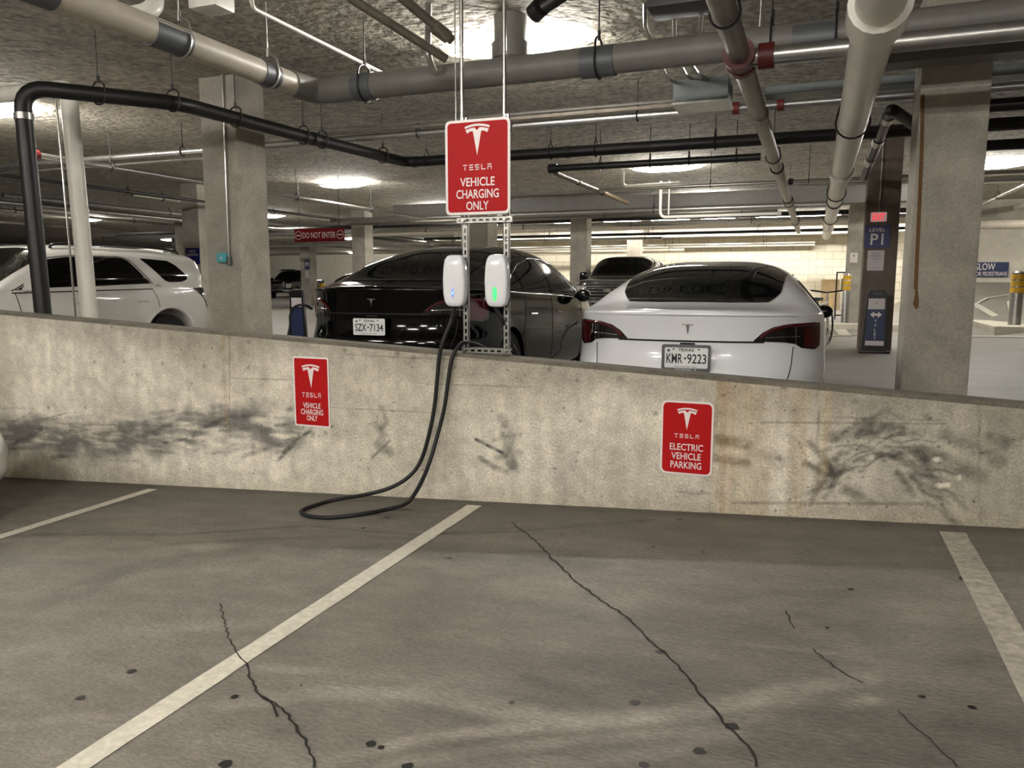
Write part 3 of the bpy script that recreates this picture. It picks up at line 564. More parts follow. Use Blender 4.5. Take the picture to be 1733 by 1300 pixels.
# far clutter of pipes along x in front of the block wall, and at the left
rr = random.Random(5)
FAR = [(21.5, 3.05, -14, -1, .06, 'galvanised'), (23.2, 3.1, -26, 3.5, .07, 'black_iron'), (24.8, 3.04, -15, 4.5, .06, 'conduit'), (26.0, 3.15, -30, 3, .09, 'grey_pipe'), (27.5, 2.9, -14.5, 3.5, .05, 'black_iron'), (28.5, 3.2, -28, 4, .10, 'beige_pipe'), (30.4, 2.97, -14.5, 4.4, .05, 'white_pvc'), (30.9, 2.65, -14.5, -.1, .045, 'conduit'), (27.0, 2.72, -30, -5, .05, 'conduit'), (32.5, 2.7, -14.8, -.1, .09, 'white_pvc'), (31.8, 2.5, -14.8, -5, .06, 'beige_pipe')]
LB = ['galvanised pipe crossing above the grey pickup', 'black pipe crossing high in front of the block wall', 'bright conduit crossing in front of the block wall', 'grey pipe crossing deep under the ceiling', 'thin black pipe crossing low before the block wall', 'pale pipe crossing high before the block wall', 'white pipe crossing close to the block wall', 'lowest bright conduit crossing close to the block wall', 'long conduit crossing deep at the left', 'thick white pipe along the top of the block wall', 'beige pipe along the block wall behind the black sedan']
for (y, z, x0, x1, r, m), lb in zip(FAR, LB):
    pipe('cross_pipe', lb, [(x0, y, z), (x1, y, z)], r, m, n=10, group='far cross pipes', hang=[(x, y, z, 'x') for x in np.arange(max(x0, -14)+1, x1-.5, 3.7)])
for i, (x, y0, y1, z, r, m, lb) in enumerate([(-19.5, 14, 50, 3.42, .06, 'galvanised', 'silver pipe running away behind the red banner sign'), (-16.2, 15, 32, 3.4, .05, 'conduit', 'conduit running away above the black sedan boot'), (-23.2, 16, 50, 3.4, .05, 'conduit', 'conduit running away left of the red banner sign'), (-20.8, 16, 50, 3.42, .08, 'grey_pipe', 'grey pipe running away above the red banner sign'), (-28, 16, 50, 3.4, .06, 'old_steel', 'old pipe running away above the white SUV'), (5.3, 13, 33, 3.35, .07, 'white_pvc', 'white pipe running away at the right edge'), (4.1, 17, 26, 3.3, .05, 'conduit', 'conduit running away at the right edge'), (-2.6, 22, 32.8, 3.4, .06, 'old_steel', 'short pipe running into the block wall over the white sedan')]):
    pipe('run_pipe', lb, [(x, y0, z), (x, y1, z)], r, m, n=10, group='far pipes running away', hang=[(x, y, z, 'y') for y in np.arange(y0+1, min(y1, 32), 4.5)])
pipe('cross_pipe', 'silver pipe crossing the right edge behind the stained column', [(2, 16.5, 3.05), (9, 16.5, 3.05)], .07, 'conduit', group='far cross pipes')
pipe('cross_pipe', 'black pipe right of the stained column', [(1.4, 12.1, 3.0), (7, 12.1, 3.0)], .07, 'black_iron', group='far cross pipes')
pipe('cross_pipe', 'upper black pipe right of the stained column', [(1.4, 9.95, 3.1), (7, 9.95, 3.1)], .07, 'black_iron', group='far cross pipes', hang=[(2.2, 9.95, 3.1, 'x')])
pipe('cross_pipe', 'low grey pipe under the ceiling over the curved ramp', [(2.5, 24.5, 2.75), (10, 24.5, 2.75)], .12, 'beige_pipe', group='far cross pipes')
# ------------------------------------------------------------------ signs
EX = Vector((1, 0, 0)); EZ = Vector((0, 0, 1))
EMB = [[(-.5+i/14, -.36*(-.5+i/14)**2) for i in range(15)]+[(.485-.97*i/14, -.36*(.485-.97*i/14)**2-.08) for i in range(15)],
       [(-.47+.36*i/7, -.36*(-.47+.36*i/7)**2-.125) for i in range(8)]+[(0, -.235)]+[(.11+.36*i/7, -.36*(.11+.36*i/7)**2-.125) for i in range(8)]+[(.40, -.33), (.30, -.27), (.185, -.255), (.16, -.30), (0, -1.12), (-.16, -.30), (-.185, -.255), (-.30, -.27), (-.40, -.33)]]
def emblem(mb, c, s, d=0, ex=EX, ey=EZ, mi=0, th=.0008):        # stylised letter mark
    for P in EMB:
        n = len(P); q = [(a*s, (b+.55)*s) for a, b in P][::-1]; mb.prism(q, c, ex, ey, d, d+th, mi)
WM = {'T': [(0, .82, 1, 1), (.41, 0, .59, .62)], 'E': [(0, .82, 1, 1), (0, .41, 1, .59), (0, 0, 1, .18)], 'S': [(0, .82, 1, 1), (0, .41, .18, .82), (0, .41, 1, .59), (.82, 0, 1, .59), (0, 0, 1, .18)], 'L': [(0, 0, .18, 1), (0, 0, 1, .18)], 'A': [(0, .82, 1, 1), (0, 0, .18, .6), (.82, 0, 1, .6), (0, .45, 1, .6)]}
def wordmark(mb, c, w, h, d=0, ex=EX, ey=EZ, mi=0):
    cw = w/7.0; x = -w/2
    for ch in 'TESLA':
        for a, b, e, g in WM[ch]:
            mb.prism([(x+a*cw, (b-.5)*h), (x+e*cw, (b-.5)*h), (x+e*cw, (g-.5)*h), (x+a*cw, (g-.5)*h)], c, ex, ey, d, d+.0008, mi)
        x += cw*1.5
def plate_sign(name, label, c, w, h, border, rad, red, lines, em, wm=None, group=None, rivets=True):
    """c: centre of the front plane; lines: (text, cy, w, h)"""
    t = thing(name, label, 'sign', c, group=group); o = (0, 0, 0)
    mb = MB(); mb.prism(rrect(w, h, rad), o, EX, EZ, -.004, 0); mb.build('panel', 'sign_white', t)
    mb = MB(); mb.prism(rrect(w-2*border, h-2*border, max(.004, rad-border*.6)), o, EX, EZ, 0, .0008); mb.build('face', red, t)
    if em: mb = MB(); emblem(mb, (0, 0, em[0]), em[1], .0008); mb.build('emblem', 'sign_white', t, 0)
    mb = MB()
    if wm: wordmark(mb, (0, 0, wm[0]), wm[1], wm[2], .0008); mb.build('wordmark', 'sign_white', t, 0); mb = MB()
    for s, cy, lw, lh in lines: mb.text(s, (0, 0, cy), EX, EZ, lw, lh, .0017, 0, .012)
    mb.build('lettering', 'sign_white', t, 0); return t
yS = YW-.006
# left small sign: x -3.485..-3.178, z .166..673
plate_sign('wall_sign', 'narrow red sign on the ramp wall reading VEHICLE CHARGING ONLY, left of the cable', (-3.33, yS, .42), .305, .506, .012, .014, 'sign_red', [('VEHICLE', -.098, .150, .038), ('CHARGING', -.145, .190, .041), ('ONLY', -.190, .092, .039)], (.117, .150), (-.022, .160, .033))
plate_sign('wall_sign', 'red sign with rounded corners on the ramp wall reading ELECTRIC VEHICLE PARKING', (-.67, yS, .281), .306, .444, .011, .034, 'sign_red', [('ELECTRIC', -.054, .196, .041), ('VEHICLE', -.109, .174, .041), ('PARKING', -.163, .182, .042)], (.118, .118), (.013, .144, .024))
# ------------------------------------------------------------------ charger stand on the ramp wall
st = thing('charger_stand', 'slotted steel frame standing on the ramp wall, carrying the tall red sign and two chargers', 'stand', (-2.0, 4.68, .70))
def strut(mb, a, b, w=.041, d=.021, ax_='z'):        # slotted channel from a to b
    a = Vector(a); b = Vector(b); L_ = (b-a).length; t = (b-a).normalized(); s = Vector((1, 0, 0)) if ax_ == 'z' else Vector((0, 0, 1)); nrm = Vector((0, 1, 0))
    def bx(u0, u1, v0, v1, d0, d1):
        P = [a+t*u+s*v+nrm*dd for dd in (d0, d1) for u, v in ((u0, v0), (u1, v0), (u1, v1), (u0, v1))]
        mb.add(P, [(3, 2, 1, 0), (4, 5, 6, 7), (0, 1, 5, 4), (1, 2, 6, 5), (2, 3, 7, 6), (3, 0, 4, 7)])
    bx(0, L_, -w/2, -w*.17, 0, .003); bx(0, L_, w*.17, w/2, 0, .003); bx(0, L_, -w/2, -w/2+.003, 0, d); bx(0, L_, w/2-.003, w/2, 0, d)
    u = 0
    while u < L_: bx(u, min(u+.018, L_), -w*.17, w*.17, 0, .003); u += .047
xl, xr = -2.155, -1.865
for x in (xl, xr): mb = MB(); strut(mb, (x, 4.655, ztop(x)-.03), (x, 4.655, 2.25)); wpart(mb, 'post', 'galvanised', st, 0)
for z, x0, x1 in ((ztop(-1.9)+.03, xl-.02, xr+.045), (1.60, xl-.05, xr+.05), (2.16, xl-.05, xr+.05)):
    mb = MB(); strut(mb, (x0, 4.633, z), (x1, 4.633, z), ax_='x'); wpart(mb, 'cross_bar', 'galvanised', st, 0)
for x in (xl, xr):
    for z in (ztop(-1.9)+.03, 1.60): mb = MB(); mb.cyl((x, 4.615, z), (x, 4.64, z), .011, 6); wpart(mb, 'bolt', 'conduit', st)
for x, lb in ((xl-.03, 'pale vertical conduit running from the left charger past the tall sign to the ceiling'), (xr-.025, 'pale vertical conduit running from the right charger past the tall sign to the ceiling')):
    pipe('conduit', lb, [(x, 4.69, 1.42), (x, 4.69, CEIL)], .0135, 'conduit', n=12, group='conduits feeding the chargers')
pipe('threaded_rod', 'thin threaded rod hanging just left of the charger conduits', [(-2.245, 4.72, 2.1), (-2.245, 4.72, CEIL)], .005, 'conduit', n=6, cat='rod')
big = plate_sign('hanging_sign', 'tall red sign between the ceiling and the chargers reading VEHICLE CHARGING ONLY', (-2.04, 4.60, 1.928), .45, .592, .017, .034, 'sign_red', [('VEHICLE', -.091, .240, .055), ('CHARGING', -.166, .296, .056), ('ONLY', -.240, .156, .055)], (.172, .172), (0, .198, .034))
def charger(x, led, label):
    t = thing('wall_charger', label, 'charger', (x, 4.615, 1.21), group='white chargers on the steel frame')
    mb = MB(); N_ = 13; rows = []
    H, Wd = .168, .0785
    def outline(s, k=1.0, dz=0):
        P = []
        for i in range(48):
            a = 2*math.pi*i/48; ca, sa = math.cos(a), math.sin(a)
            u = math.copysign(abs(ca)**.42, ca); v = math.copysign(abs(sa)**.32, sa)
            w_ = Wd*(1.02-.20*v*v-.02*v)
            P.append((u*w_*s, v*H*s*k))
        return P
    rings = [(-.0, 1.0, .0), (-.028, 1.0, .0), (-.042, .985, 0), (-.050, .95, 0), (-.056, .80, 0), (-.0595, .5, 0), (-.061, .2, 0)]
    vs = []; fs = []
    for y, s, _ in rings: vs += [(a, y, b) for a, b in outline(s)]
    for i in range(len(rings)-1): fs += [(i*48+j, i*48+(j+1) % 48, (i+1)*48+(j+1) % 48, (i+1)*48+j) for j in range(48)]
    fs.append(tuple(range((len(rings)-1)*48, len(rings)*48))); fs.append(tuple(range(48))[::-1])
    mb.add(vs, fs); mb.build('faceplate', 'charger_white', t, 50)
    mb = MB(); mb.box((-.058, 0, -.14), (.070, .038, .12), bev=.012); mb.build('back_box', 'black_plastic', t)
    mb = MB(); mb.prism([(.004*math.cos(a)*1.0, .036*math.sin(a)) for a in [2*math.pi*i/16 for i in range(16)]] if led == 'led_green' else [(.004*math.cos(a), .013*math.sin(a)) for a in [2*math.pi*i/16 for i in range(16)]], (-.002, -.0604, -.078), EX, EZ, -.004, .0015); l_ = mb.build('indicator_light', led, t, 0)
    mb = MB(); k_ = 1.0 if led == 'led_green' else .55; mb.prism([(.016*k_*math.cos(a), .052*k_*math.sin(a)) for a in [2*math.pi*i/20 for i in range(20)]], (-.002, -.0600, -.078), EX, EZ, -.006, .0008); mb.build('led_halo', led+'_soft', t, 0)  # soft glowing ellipse standing in for the indicator's halo on the faceplate
    mb = MB(); mb.tube([(-.02, .01, -.15), (-.02, .012, -.185)], .017, 10); mb.build('cable_gland', 'rubber', t)
    return t
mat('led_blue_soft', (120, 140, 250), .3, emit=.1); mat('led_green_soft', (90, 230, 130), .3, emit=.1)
charger(-2.2, 'led_blue', 'left charger with a blue light, white face, on the steel frame')
charger(-1.902, 'led_green', 'right charger with a green light, white face, on the steel frame')
# ------------------------------------------------------------------ charging cables
def cable(label, pts, r=.0135):
    P = []
    for p in pts:
        if len(p) == 3 and p[2] == 'f': q = fl(p[0], p[1]); P.append((q[0], q[1], FA+FB*q[0]+r+.002))
        elif len(p) == 4: P.append(p[:3])
        else: P.append(tuple(ay(*p)))
    mb = MB(); mb.tube(catmull(P, 8), r, 10); return tag(mb.build('charging_cable', 'rubber', smooth=60), label, 'cable')
cable('black charging cable looping down over the ramp wall onto the floor and back up', [(-2.22, 4.62, 1.03, 0), (763, 545, 4.56), (752, 572, 4.53), (744, 600, 4.525), (740, 640, 4.52), (735, 690, 4.52), (725, 740, 4.51), (712, 780, 4.50), (693, 806, 4.45), (662, 825, 4.38), (620, 837, 4.33), (565, 850, 'f'), (527, 861, 'f'), (510, 869, 'f'), (521, 877, 'f'), (560, 880, 'f'), (620, 873, 'f'), (663, 864, 'f'), (690, 850, 4.18), (710, 822, 4.28), (726, 785, 4.4), (740, 738, 4.48), (752, 690, 4.51), (759, 640, 4.525), (765, 606, 4.53), (775, 588, 4.57), (790, 580, 4.66), (-2.06, 4.82, .72, 0), (-2.1, 4.95, .45, 0), (-2.3, 5.1, .06, 0), (-2.6, 5.4, .03, 0)])
cable('black charging cable hanging from the right charger down behind the ramp wall', [(-1.922, 4.62, 1.03, 0), (853, 548, 4.66), (862, 572, 4.8), (873, 598, 4.95), (-1.75, 5.1, .35, 0), (-1.6, 5.2, .05, 0), (-1.5, 5.15, .03, 0)])
# ------------------------------------------------------------------ notices on the columns
def flat(name, label, c, w, h, m, lines=(), cat='sign', ink='sign_white', extra=None, th=.02, rad=.01):
    t = thing(name, label, cat, c); mb = MB(); mb.prism(rrect(w, h, rad), (0, 0, 0), EX, EZ, -th, 0); mb.build('panel', m, t)
    mb = MB()
    for s, cx, cy, lw, lh in lines: mb.text(s, (cx, 0, cy), EX, EZ, lw, lh, .002, 0, .01)
    if extra: extra(mb)
    if mb.v: mb.build('lettering', ink, t, 0)
    return t
yc = 14.58
def at_(px0, py0, px1, py1, y): a = ay(px0, py0, y); b = ay(px1, py1, y); return ((a+b)/2, abs(b[0]-a[0]), abs(a[2]-b[2]))
c, w, h = at_(1474, 360, 1500, 375, yc); t = flat('exit_sign', 'small lit exit sign with red letters above the blue level sign', c-np.array([0, .05, 0]), w, h, 'exit_white', [('EXIT', 0, 0, w*.75, h*.75)], ink='exit_red', th=.05)
mb = MB(); mb.cyl((0, -.0, h/2), (0, .0, CEIL-c[2]), .012, 8); mb.build('conduit', 'conduit', t)
c, w, h = at_(1464, 382, 1505, 419, yc); flat('level_sign', 'blue sign reading LEVEL P1 on the column beside the white drain pipe end', c, w, h, 'sign_blue', [('LEVEL', 0, h*.3, w*.62, h*.16), ('P1', 0, -h*.12, w*.5, h*.5)])
c, w, h = at_(1469, 424, 1495, 458, yc)
flat('paper_notice', 'pale pink notice below the blue level sign', c, w, h, 'sign_grey', [('VALET', 0, h*.36, w*.5, h*.09), ('PARKING', 0, h*.22, w*.7, h*.09), ('ONLY', 0, h*.08, w*.45, h*.09), ('v', 0, -h*.1, w*.12, h*.06), ('VALET', 0, -h*.36, w*.4, h*.05)], ink='ink_grey')
# valet stand-up sign
a = ay(1480, 568, 14.3); vx = a[0]
t = thing('valet_sign', 'tall black floor sign with white arrows on a blue panel, before the sign column', 'sign', (vx, 14.25, zfloor(vx, 14.25)))
Hs = 1.02
mb = MB(); mb.prism([(-.20, 0), (.20, 0), (.155, Hs-.08), (.12, Hs), (-.12, Hs), (-.155, Hs-.08)], (0, 0, .03), EX, EZ, -.06, 0); mb.build('frame', 'black_plastic', t)
mb = MB(); mb.box((-.24, -.12, 0), (.24, .16, .04), bev=.012); mb.build('base', 'black_plastic', t)
mb = MB(); mb.prism([(-.145, .09), (.145, .09), (.125, .88), (-.125, .88)], (0, 0, .03), EX, EZ, 0, .003); mb.build('panel', 'sign_grey', t, 0)
mb = MB(); mb.prism([(-.142, .17), (.142, .17), (.131, .70), (-.131, .70)], (0, 0, .03), EX, EZ, .003, .005); mb.build('blue_panel', 'sign_navy', t, 0)
mb = MB(); mb.prism([(-.09, 0), (-.03, .055), (-.03, .02), (.03, .02), (.03, .055), (.09, 0), (.03, -.055), (.03, -.02), (-.03, -.02), (-.03, -.055)][::-1], (0, 0, .64), EX, EZ, .005, .008)
for i, ch in enumerate('VALET'): mb.text(ch, (0, 0, .54-.075*i), EX, EZ, .035, .05, .007)
mb.build('lettering', 'sign_white', t, 0)
mb = MB(); mb.text('VALET', (0, 0, Hs-.03), EX, EZ, .13, .035, .002); mb.text('v', (0, 0, .83), EX, EZ, .04, .04, .0045); mb.build('heading', 'ink_grey', t, 0)
# small notice on the column behind
c, w, h = at_(1439, 428, 1451, 445, 22.48); flat('paper_notice', 'small white notice on the column left of the sign column', c, w, h, 'sign_white', [('v', 0, h*.2, w*.3, h*.25)], ink='ink')
# hanging red banner
c, w, h = at_(498, 388, 583, 408, 15.1); 
def noent(mb):
    for s in (-1, 1):
        R = h*.33; P = [(s*w*.42+R*math.cos(2*math.pi*i/20), R*math.sin(2*math.pi*i/20)) for i in range(20)]; Q = [(s*w*.42+(P_[0]-s*w*.42)*.86, P_[1]*.86) for P_ in P]
        mb.add([(a, -.003, b) for a, b in P+Q], [(i, (i+1) % 20, 20+(i+1) % 20, 20+i) for i in range(20)]); mb.box((s*w*.42-R*.62, -.004, -R*.13), (s*w*.42+R*.62, -.003, R*.13))
t = flat('banner_sign', 'long red sign hung under the ceiling reading DO NOT ENTER', c, w, h, 'sign_darkred', [('DO NOT ENTER', 0, 0, w*.66, h*.45)], extra=noent)
for s in (-.4, .4): mb = MB(); mb.cyl((s*w, .012, h/2-.02), (s*w, .012, CEIL-c[2]), .006, 6); mb.build('hanger', 'dark_steel', t)
# slow sign on the ramp wall
c, w, h = at_(1648, 444, 1706, 469, 33.95)
flat('road_sign', 'dark blue sign on the far ramp wall reading SLOW FOR PEDESTRIANS', c, w, h, 'sign_navy', [('SLOW', -w*.16, h*.2, w*.56, h*.46), ('FOR PEDESTRIANS', 0, -h*.28, w*.94, h*.28)])
# blue arrow sign on the column behind the SUV
c, w, h = at_(314, 420, 338, 447, 14.98)
flat('arrow_sign', 'blue sign with a white arrow on the column behind the tail of the white SUV', c, w, h, 'sign_blue', [('VALET', 0, h*.3, w*.55, h*.14), ('ELEVATORS', 0, h*.08, w*.8, h*.14)], extra=lambda mb: mb.prism([(-.08, -.13), (.02, -.13), (.02, -.09), (.09, -.15), (.02, -.21), (.02, -.17), (-.08, -.17)][::-1], (0, 0, 0), EX, EZ, .0005, .003))
# teal call box and its conduit on the left column
c, w, h = at_(366, 428, 382, 444, 7.44)
t = thing('call_box', 'small teal call box on the left column', 'call box', (c[0], 7.5, c[2]))
mb = MB(); mb.box((-w/2, -.06, -h/2), (w/2, 0, h/2), bev=.008); mb.build('cover', 'teal', t)
mb = MB(); mb.prism([(0, .02), (.02, -.015), (-.02, -.015)][::-1], (0, -.06, 0), EX, EZ, 0, .003); mb.build('symbol', 'sign_white', t, 0)
cb = ay(386, 443, 7.45); pipe('conduit', 'pale conduit running down the front of the left column to the teal call box', [(ay(378, 160, 7.47)[0], 7.47, CEIL), (cb[0], 7.47, cb[2])], .014, 'conduit', bands=[((cb[0], 7.47, cb[2]-.04), (cb[0], 7.47, cb[2]+.06), .03, 'box_steel')], n=10)
# far column level sign
c, w, h = at_(515, 440, 524, 455, 29.95); flat('level_sign', 'tiny dark blue P1 sign on the far column beside the black pickup', c, w, h*1.1, 'sign_navy', [('P1', 0, 0, w*.6, h*.5)])
c, w, h = at_(516, 459, 523, 471, 29.95); flat('paper_notice', 'tiny pale notice on the far column beside the black pickup', c, w, h, 'sign_grey')
# ------------------------------------------------------------------ bollards, kerbs, road marks on the right
def bollard(px, ptop, pbase, y, r, label, bands):
    a = ay(px, ptop, y); z0 = zfloor(a[0], y); z0 += .06 if r == .115 else 0; t = thing('bollard', label, 'bollard', (a[0], y, z0)); H = a[2]-z0
    mb = MB(); mb.tube([(0, 0, 0), (0, 0, H-.03), (0, 0, H)], [r, r, r*.8], 20); mb.build('post', 'galvanised' if bands else 'yellow', t)
    for i in range(3 if bands else 0): z = H-.06-i*.13; mb = MB(); mb.cyl((0, 0, z-.105), (0, 0, z), r*1.06, 20); mb.build('yellow_band', 'yellow', t)
    return t
bollard(1434, 462, 530, 20.8, .09, 'grey bollard with yellow bands, left of the sign column', True)
bollard(1724, 459, 530, 18.0, .115, 'grey bollard with yellow bands at the right edge, on the kerb island', True)
bollard(528, 480, 500, 31.0, .17, 'short yellow bollard beside the far level sign column', False)
bollard(545, 480, 500, 33.0, .17, 'short yellow bollard in front of the pale parked car far behind the black sedan', False)
mb = MB(); b = ay(1724, 530, 18.0); z0 = zfloor(b[0], 18); mb.box((b[0]-.55, 17.2, z0-.3), (b[0]+4, 20, z0+.06), bev=.03); tag(mb.build('kerb_island', 'painted_concrete'), 'raised kerb island under the bollard at the right edge', 'kerb')
b = ay(1434, 530, 20.8); mb = MB(); mb.box((b[0]-.9, 19.6, .05), (b[0]+1.1, 20.2, zfloor(b[0], 20)+.13), bev=.03); tag(mb.build('kerb_island', 'painted_concrete'), 'raised kerb block before the bollard left of the sign column', 'kerb')
def deck_strip(pts, w, label):
    mb = MB(); P = [np.array(p) for p in pts]; L = []; R = []
    Q = []
    for a, b in zip(P[:-1], P[1:]):
        for i in range(12): Q.append(a+(b-a)*i/12)
    Q.append(P[-1])
    for i, q in enumerate(Q):
        t_ = Q[min(i+1, len(Q)-1)]-Q[max(i-1, 0)]; t_ = t_/np.hypot(*t_[:2]); n_ = np.array([-t_[1], t_[0]])
        for S_, s in ((L, 1), (R, -1)): c_ = q[:2]+n_*w/2*s; S_.append((c_[0], c_[1], zfloor(*c_)+.012))
    n = len(Q); mb.add(L+R, [(i, n+i, n+i+1, i+1) for i in range(n-1)]); return tag(mb.build('road_marking', 'line_paint', smooth=0), label, 'road marking', 'painted lines on the far deck')
def dk(px, py):                                        # pixel on the far deck
    d = ray(px, py); s = 4.0
    for _ in range(4000):
        p = EYEP+d*s
        if p[2] <= zfloor(p[0], p[1]) or p[1] > 32: return p[:2]
        s += .02
deck_strip([dk(1720, 497), dk(1655, 513), dk(1650, 516), dk(1685, 536)], .14, 'white chevron line on the curved ramp at the right')
deck_strip([dk(1640, 570), dk(1733, 571)], .1, 'white line crossing the deck right of the stained column')
deck_strip([dk(1395, 570), dk(1450, 566)], .12, 'white line on the deck left of the floor sign')
deck_strip([dk(1421, 557), dk(1431, 569)], .25, 'short white stall mark on the deck beside the kerb block')
deck_strip([dk(1733, 500), dk(1708, 512), dk(1712, 528)], .12, 'curved white line around the kerb island')
# black rack and wooden board by the block wall, white boom
b = ay(1424, 505, 24.0)
t = thing('tall_rack', 'tall black open frame standing against the block wall near the yellow-banded bollard', 'rack', (b[0], 24.0, zfloor(b[0], 24)))
hh = ay(1424, 460, 24.0)[2]-zfloor(b[0], 24)
mb = MB(); ww = .17
mb.box((-ww, -.03, 0), (-ww+.04, .03, hh)); mb.box((ww-.04, -.03, 0), (ww, .03, hh)); mb.box((-ww, -.03, hh-.04), (ww, .03, hh)); mb.box((-ww, -.03, .1), (ww, .03, .14)); mb.build('frame', 'black_plastic', t, 0)
mb = MB(); mb.box((-.02, -.06, hh*.62), (.3, 0, hh*.86)); mb.build('box', 'black_plastic', t)
b = ay(1403, 500, 32.6); mb = MB(); mb.box((b[0]-.3, 32.7, zfloor(b[0], 32.6)), (b[0]+.35, 32.78, ay(1403, 473, 32.7)[2])); tag(mb.build('wooden_board', 'wood', smooth=0), 'pale board leaning on the block wall left of the black rack', 'board')
# bicycle beyond the white sedan
b = ay(1389, 522, 15.0)
t = thing('bicycle', 'dark bicycle parked beyond the mirror of the white sedan', 'bicycle', (b[0], 15.0, zfloor(b[0], 15.0)), math.radians(74))
for x in (-.5, .5):
    mb = MB(); mb.tube([(x+.33*math.cos(a), 0, .34+.33*math.sin(a)) for a in [2*math.pi*i/24 for i in range(24)]], .018, 6, closed=True)
    for i in range(6): a = math.pi*i/6; mb.cyl((x-.33*math.cos(a), 0, .34-.33*math.sin(a)), (x+.33*math.cos(a), 0, .34+.33*math.sin(a)), .004, 4)
    mb.build('wheel', 'rubber', t)
mb = MB()
for a, c_ in (((-.5, .34), (-.1, .34)), ((-.1, .34), (-.22, .85)), ((-.5, .34), (-.2, .75)), ((-.2, .75), (.38, .8)), ((-.1, .34), (.4, .74)), ((.5, .34), (.34, .98))): mb.cyl((a[0], 0, a[1]), (c_[0], 0, c_[1]), .02, 8)
mb.build('frame', 'sign_white', t)
mb = MB(); mb.tube([(.3, -.28, 1.02), (.34, 0, .98), (.3, .28, 1.02)], .014, 8); mb.build('handlebar', 'black_plastic', t)
mb = MB(); mb.box((-.36, -.07, .84), (-.1, .07, .9), bev=.02); mb.build('saddle', 'black_plastic', t)
# ------------------------------------------------------------------ vehicles
mat('paint_black', (2, 2, 3), .08, spec=.32); mat('paint_white', (228, 229, 231), .28, coat=1); mat('paint_suv', (232, 230, 223), .3, coat=1)
mat('paint_grey', (70, 70, 68), .25, metal=.4, coat=1); mat('paint_pale', (205, 202, 192), .3, coat=.8)
mat('car_glass', (3, 4, 4), .03, spec=.28); mat('lamp_red', (70, 6, 9), .08, coat=1); mat('lamp_dark', (14, 10, 11), .07, coat=1); mat('lamp_clear', (190, 188, 180), .1, coat=1)
mat('lamp_amber', (150, 90, 60), .2); mat('chrome', (200, 200, 200), .08, metal=1); mat('tyre', (18, 18, 18), .8); mat('rim', (120, 120, 122), .3, metal=.9); mat('rim_dark', (40, 40, 42), .35, metal=.7); mat('seam', (10, 10, 10), .7)
mat('plate_white', (222, 222, 220), .4); mat('plate_frame', (120, 120, 122), .3, metal=.8)
def pchip(xs, ys):
    xs = np.array(xs, float); ys = np.array(ys, float); h = np.diff(xs); dl = np.diff(ys)/h; d = np.zeros_like(xs); d[0] = dl[0]; d[-1] = dl[-1]
    for i in range(1, len(xs)-1):
        if dl[i-1]*dl[i] > 0:
            w1 = 2*h[i]+h[i-1]; w2 = h[i]+2*h[i-1]; d[i] = (w1+w2)/(w1/dl[i-1]+w2/dl[i])
    def fn(x):
        x = np.clip(x, xs[0], xs[-1]); i = np.clip(np.searchsorted(xs, x)-1, 0, len(xs)-2); t = (x-xs[i])/h[i]
        return ys[i]*(1+2*t)*(1-t)**2+d[i]*h[i]*t*(1-t)**2+ys[i+1]*t*t*(3-2*t)-d[i+1]*h[i]*t*t*(1-t)
    return fn
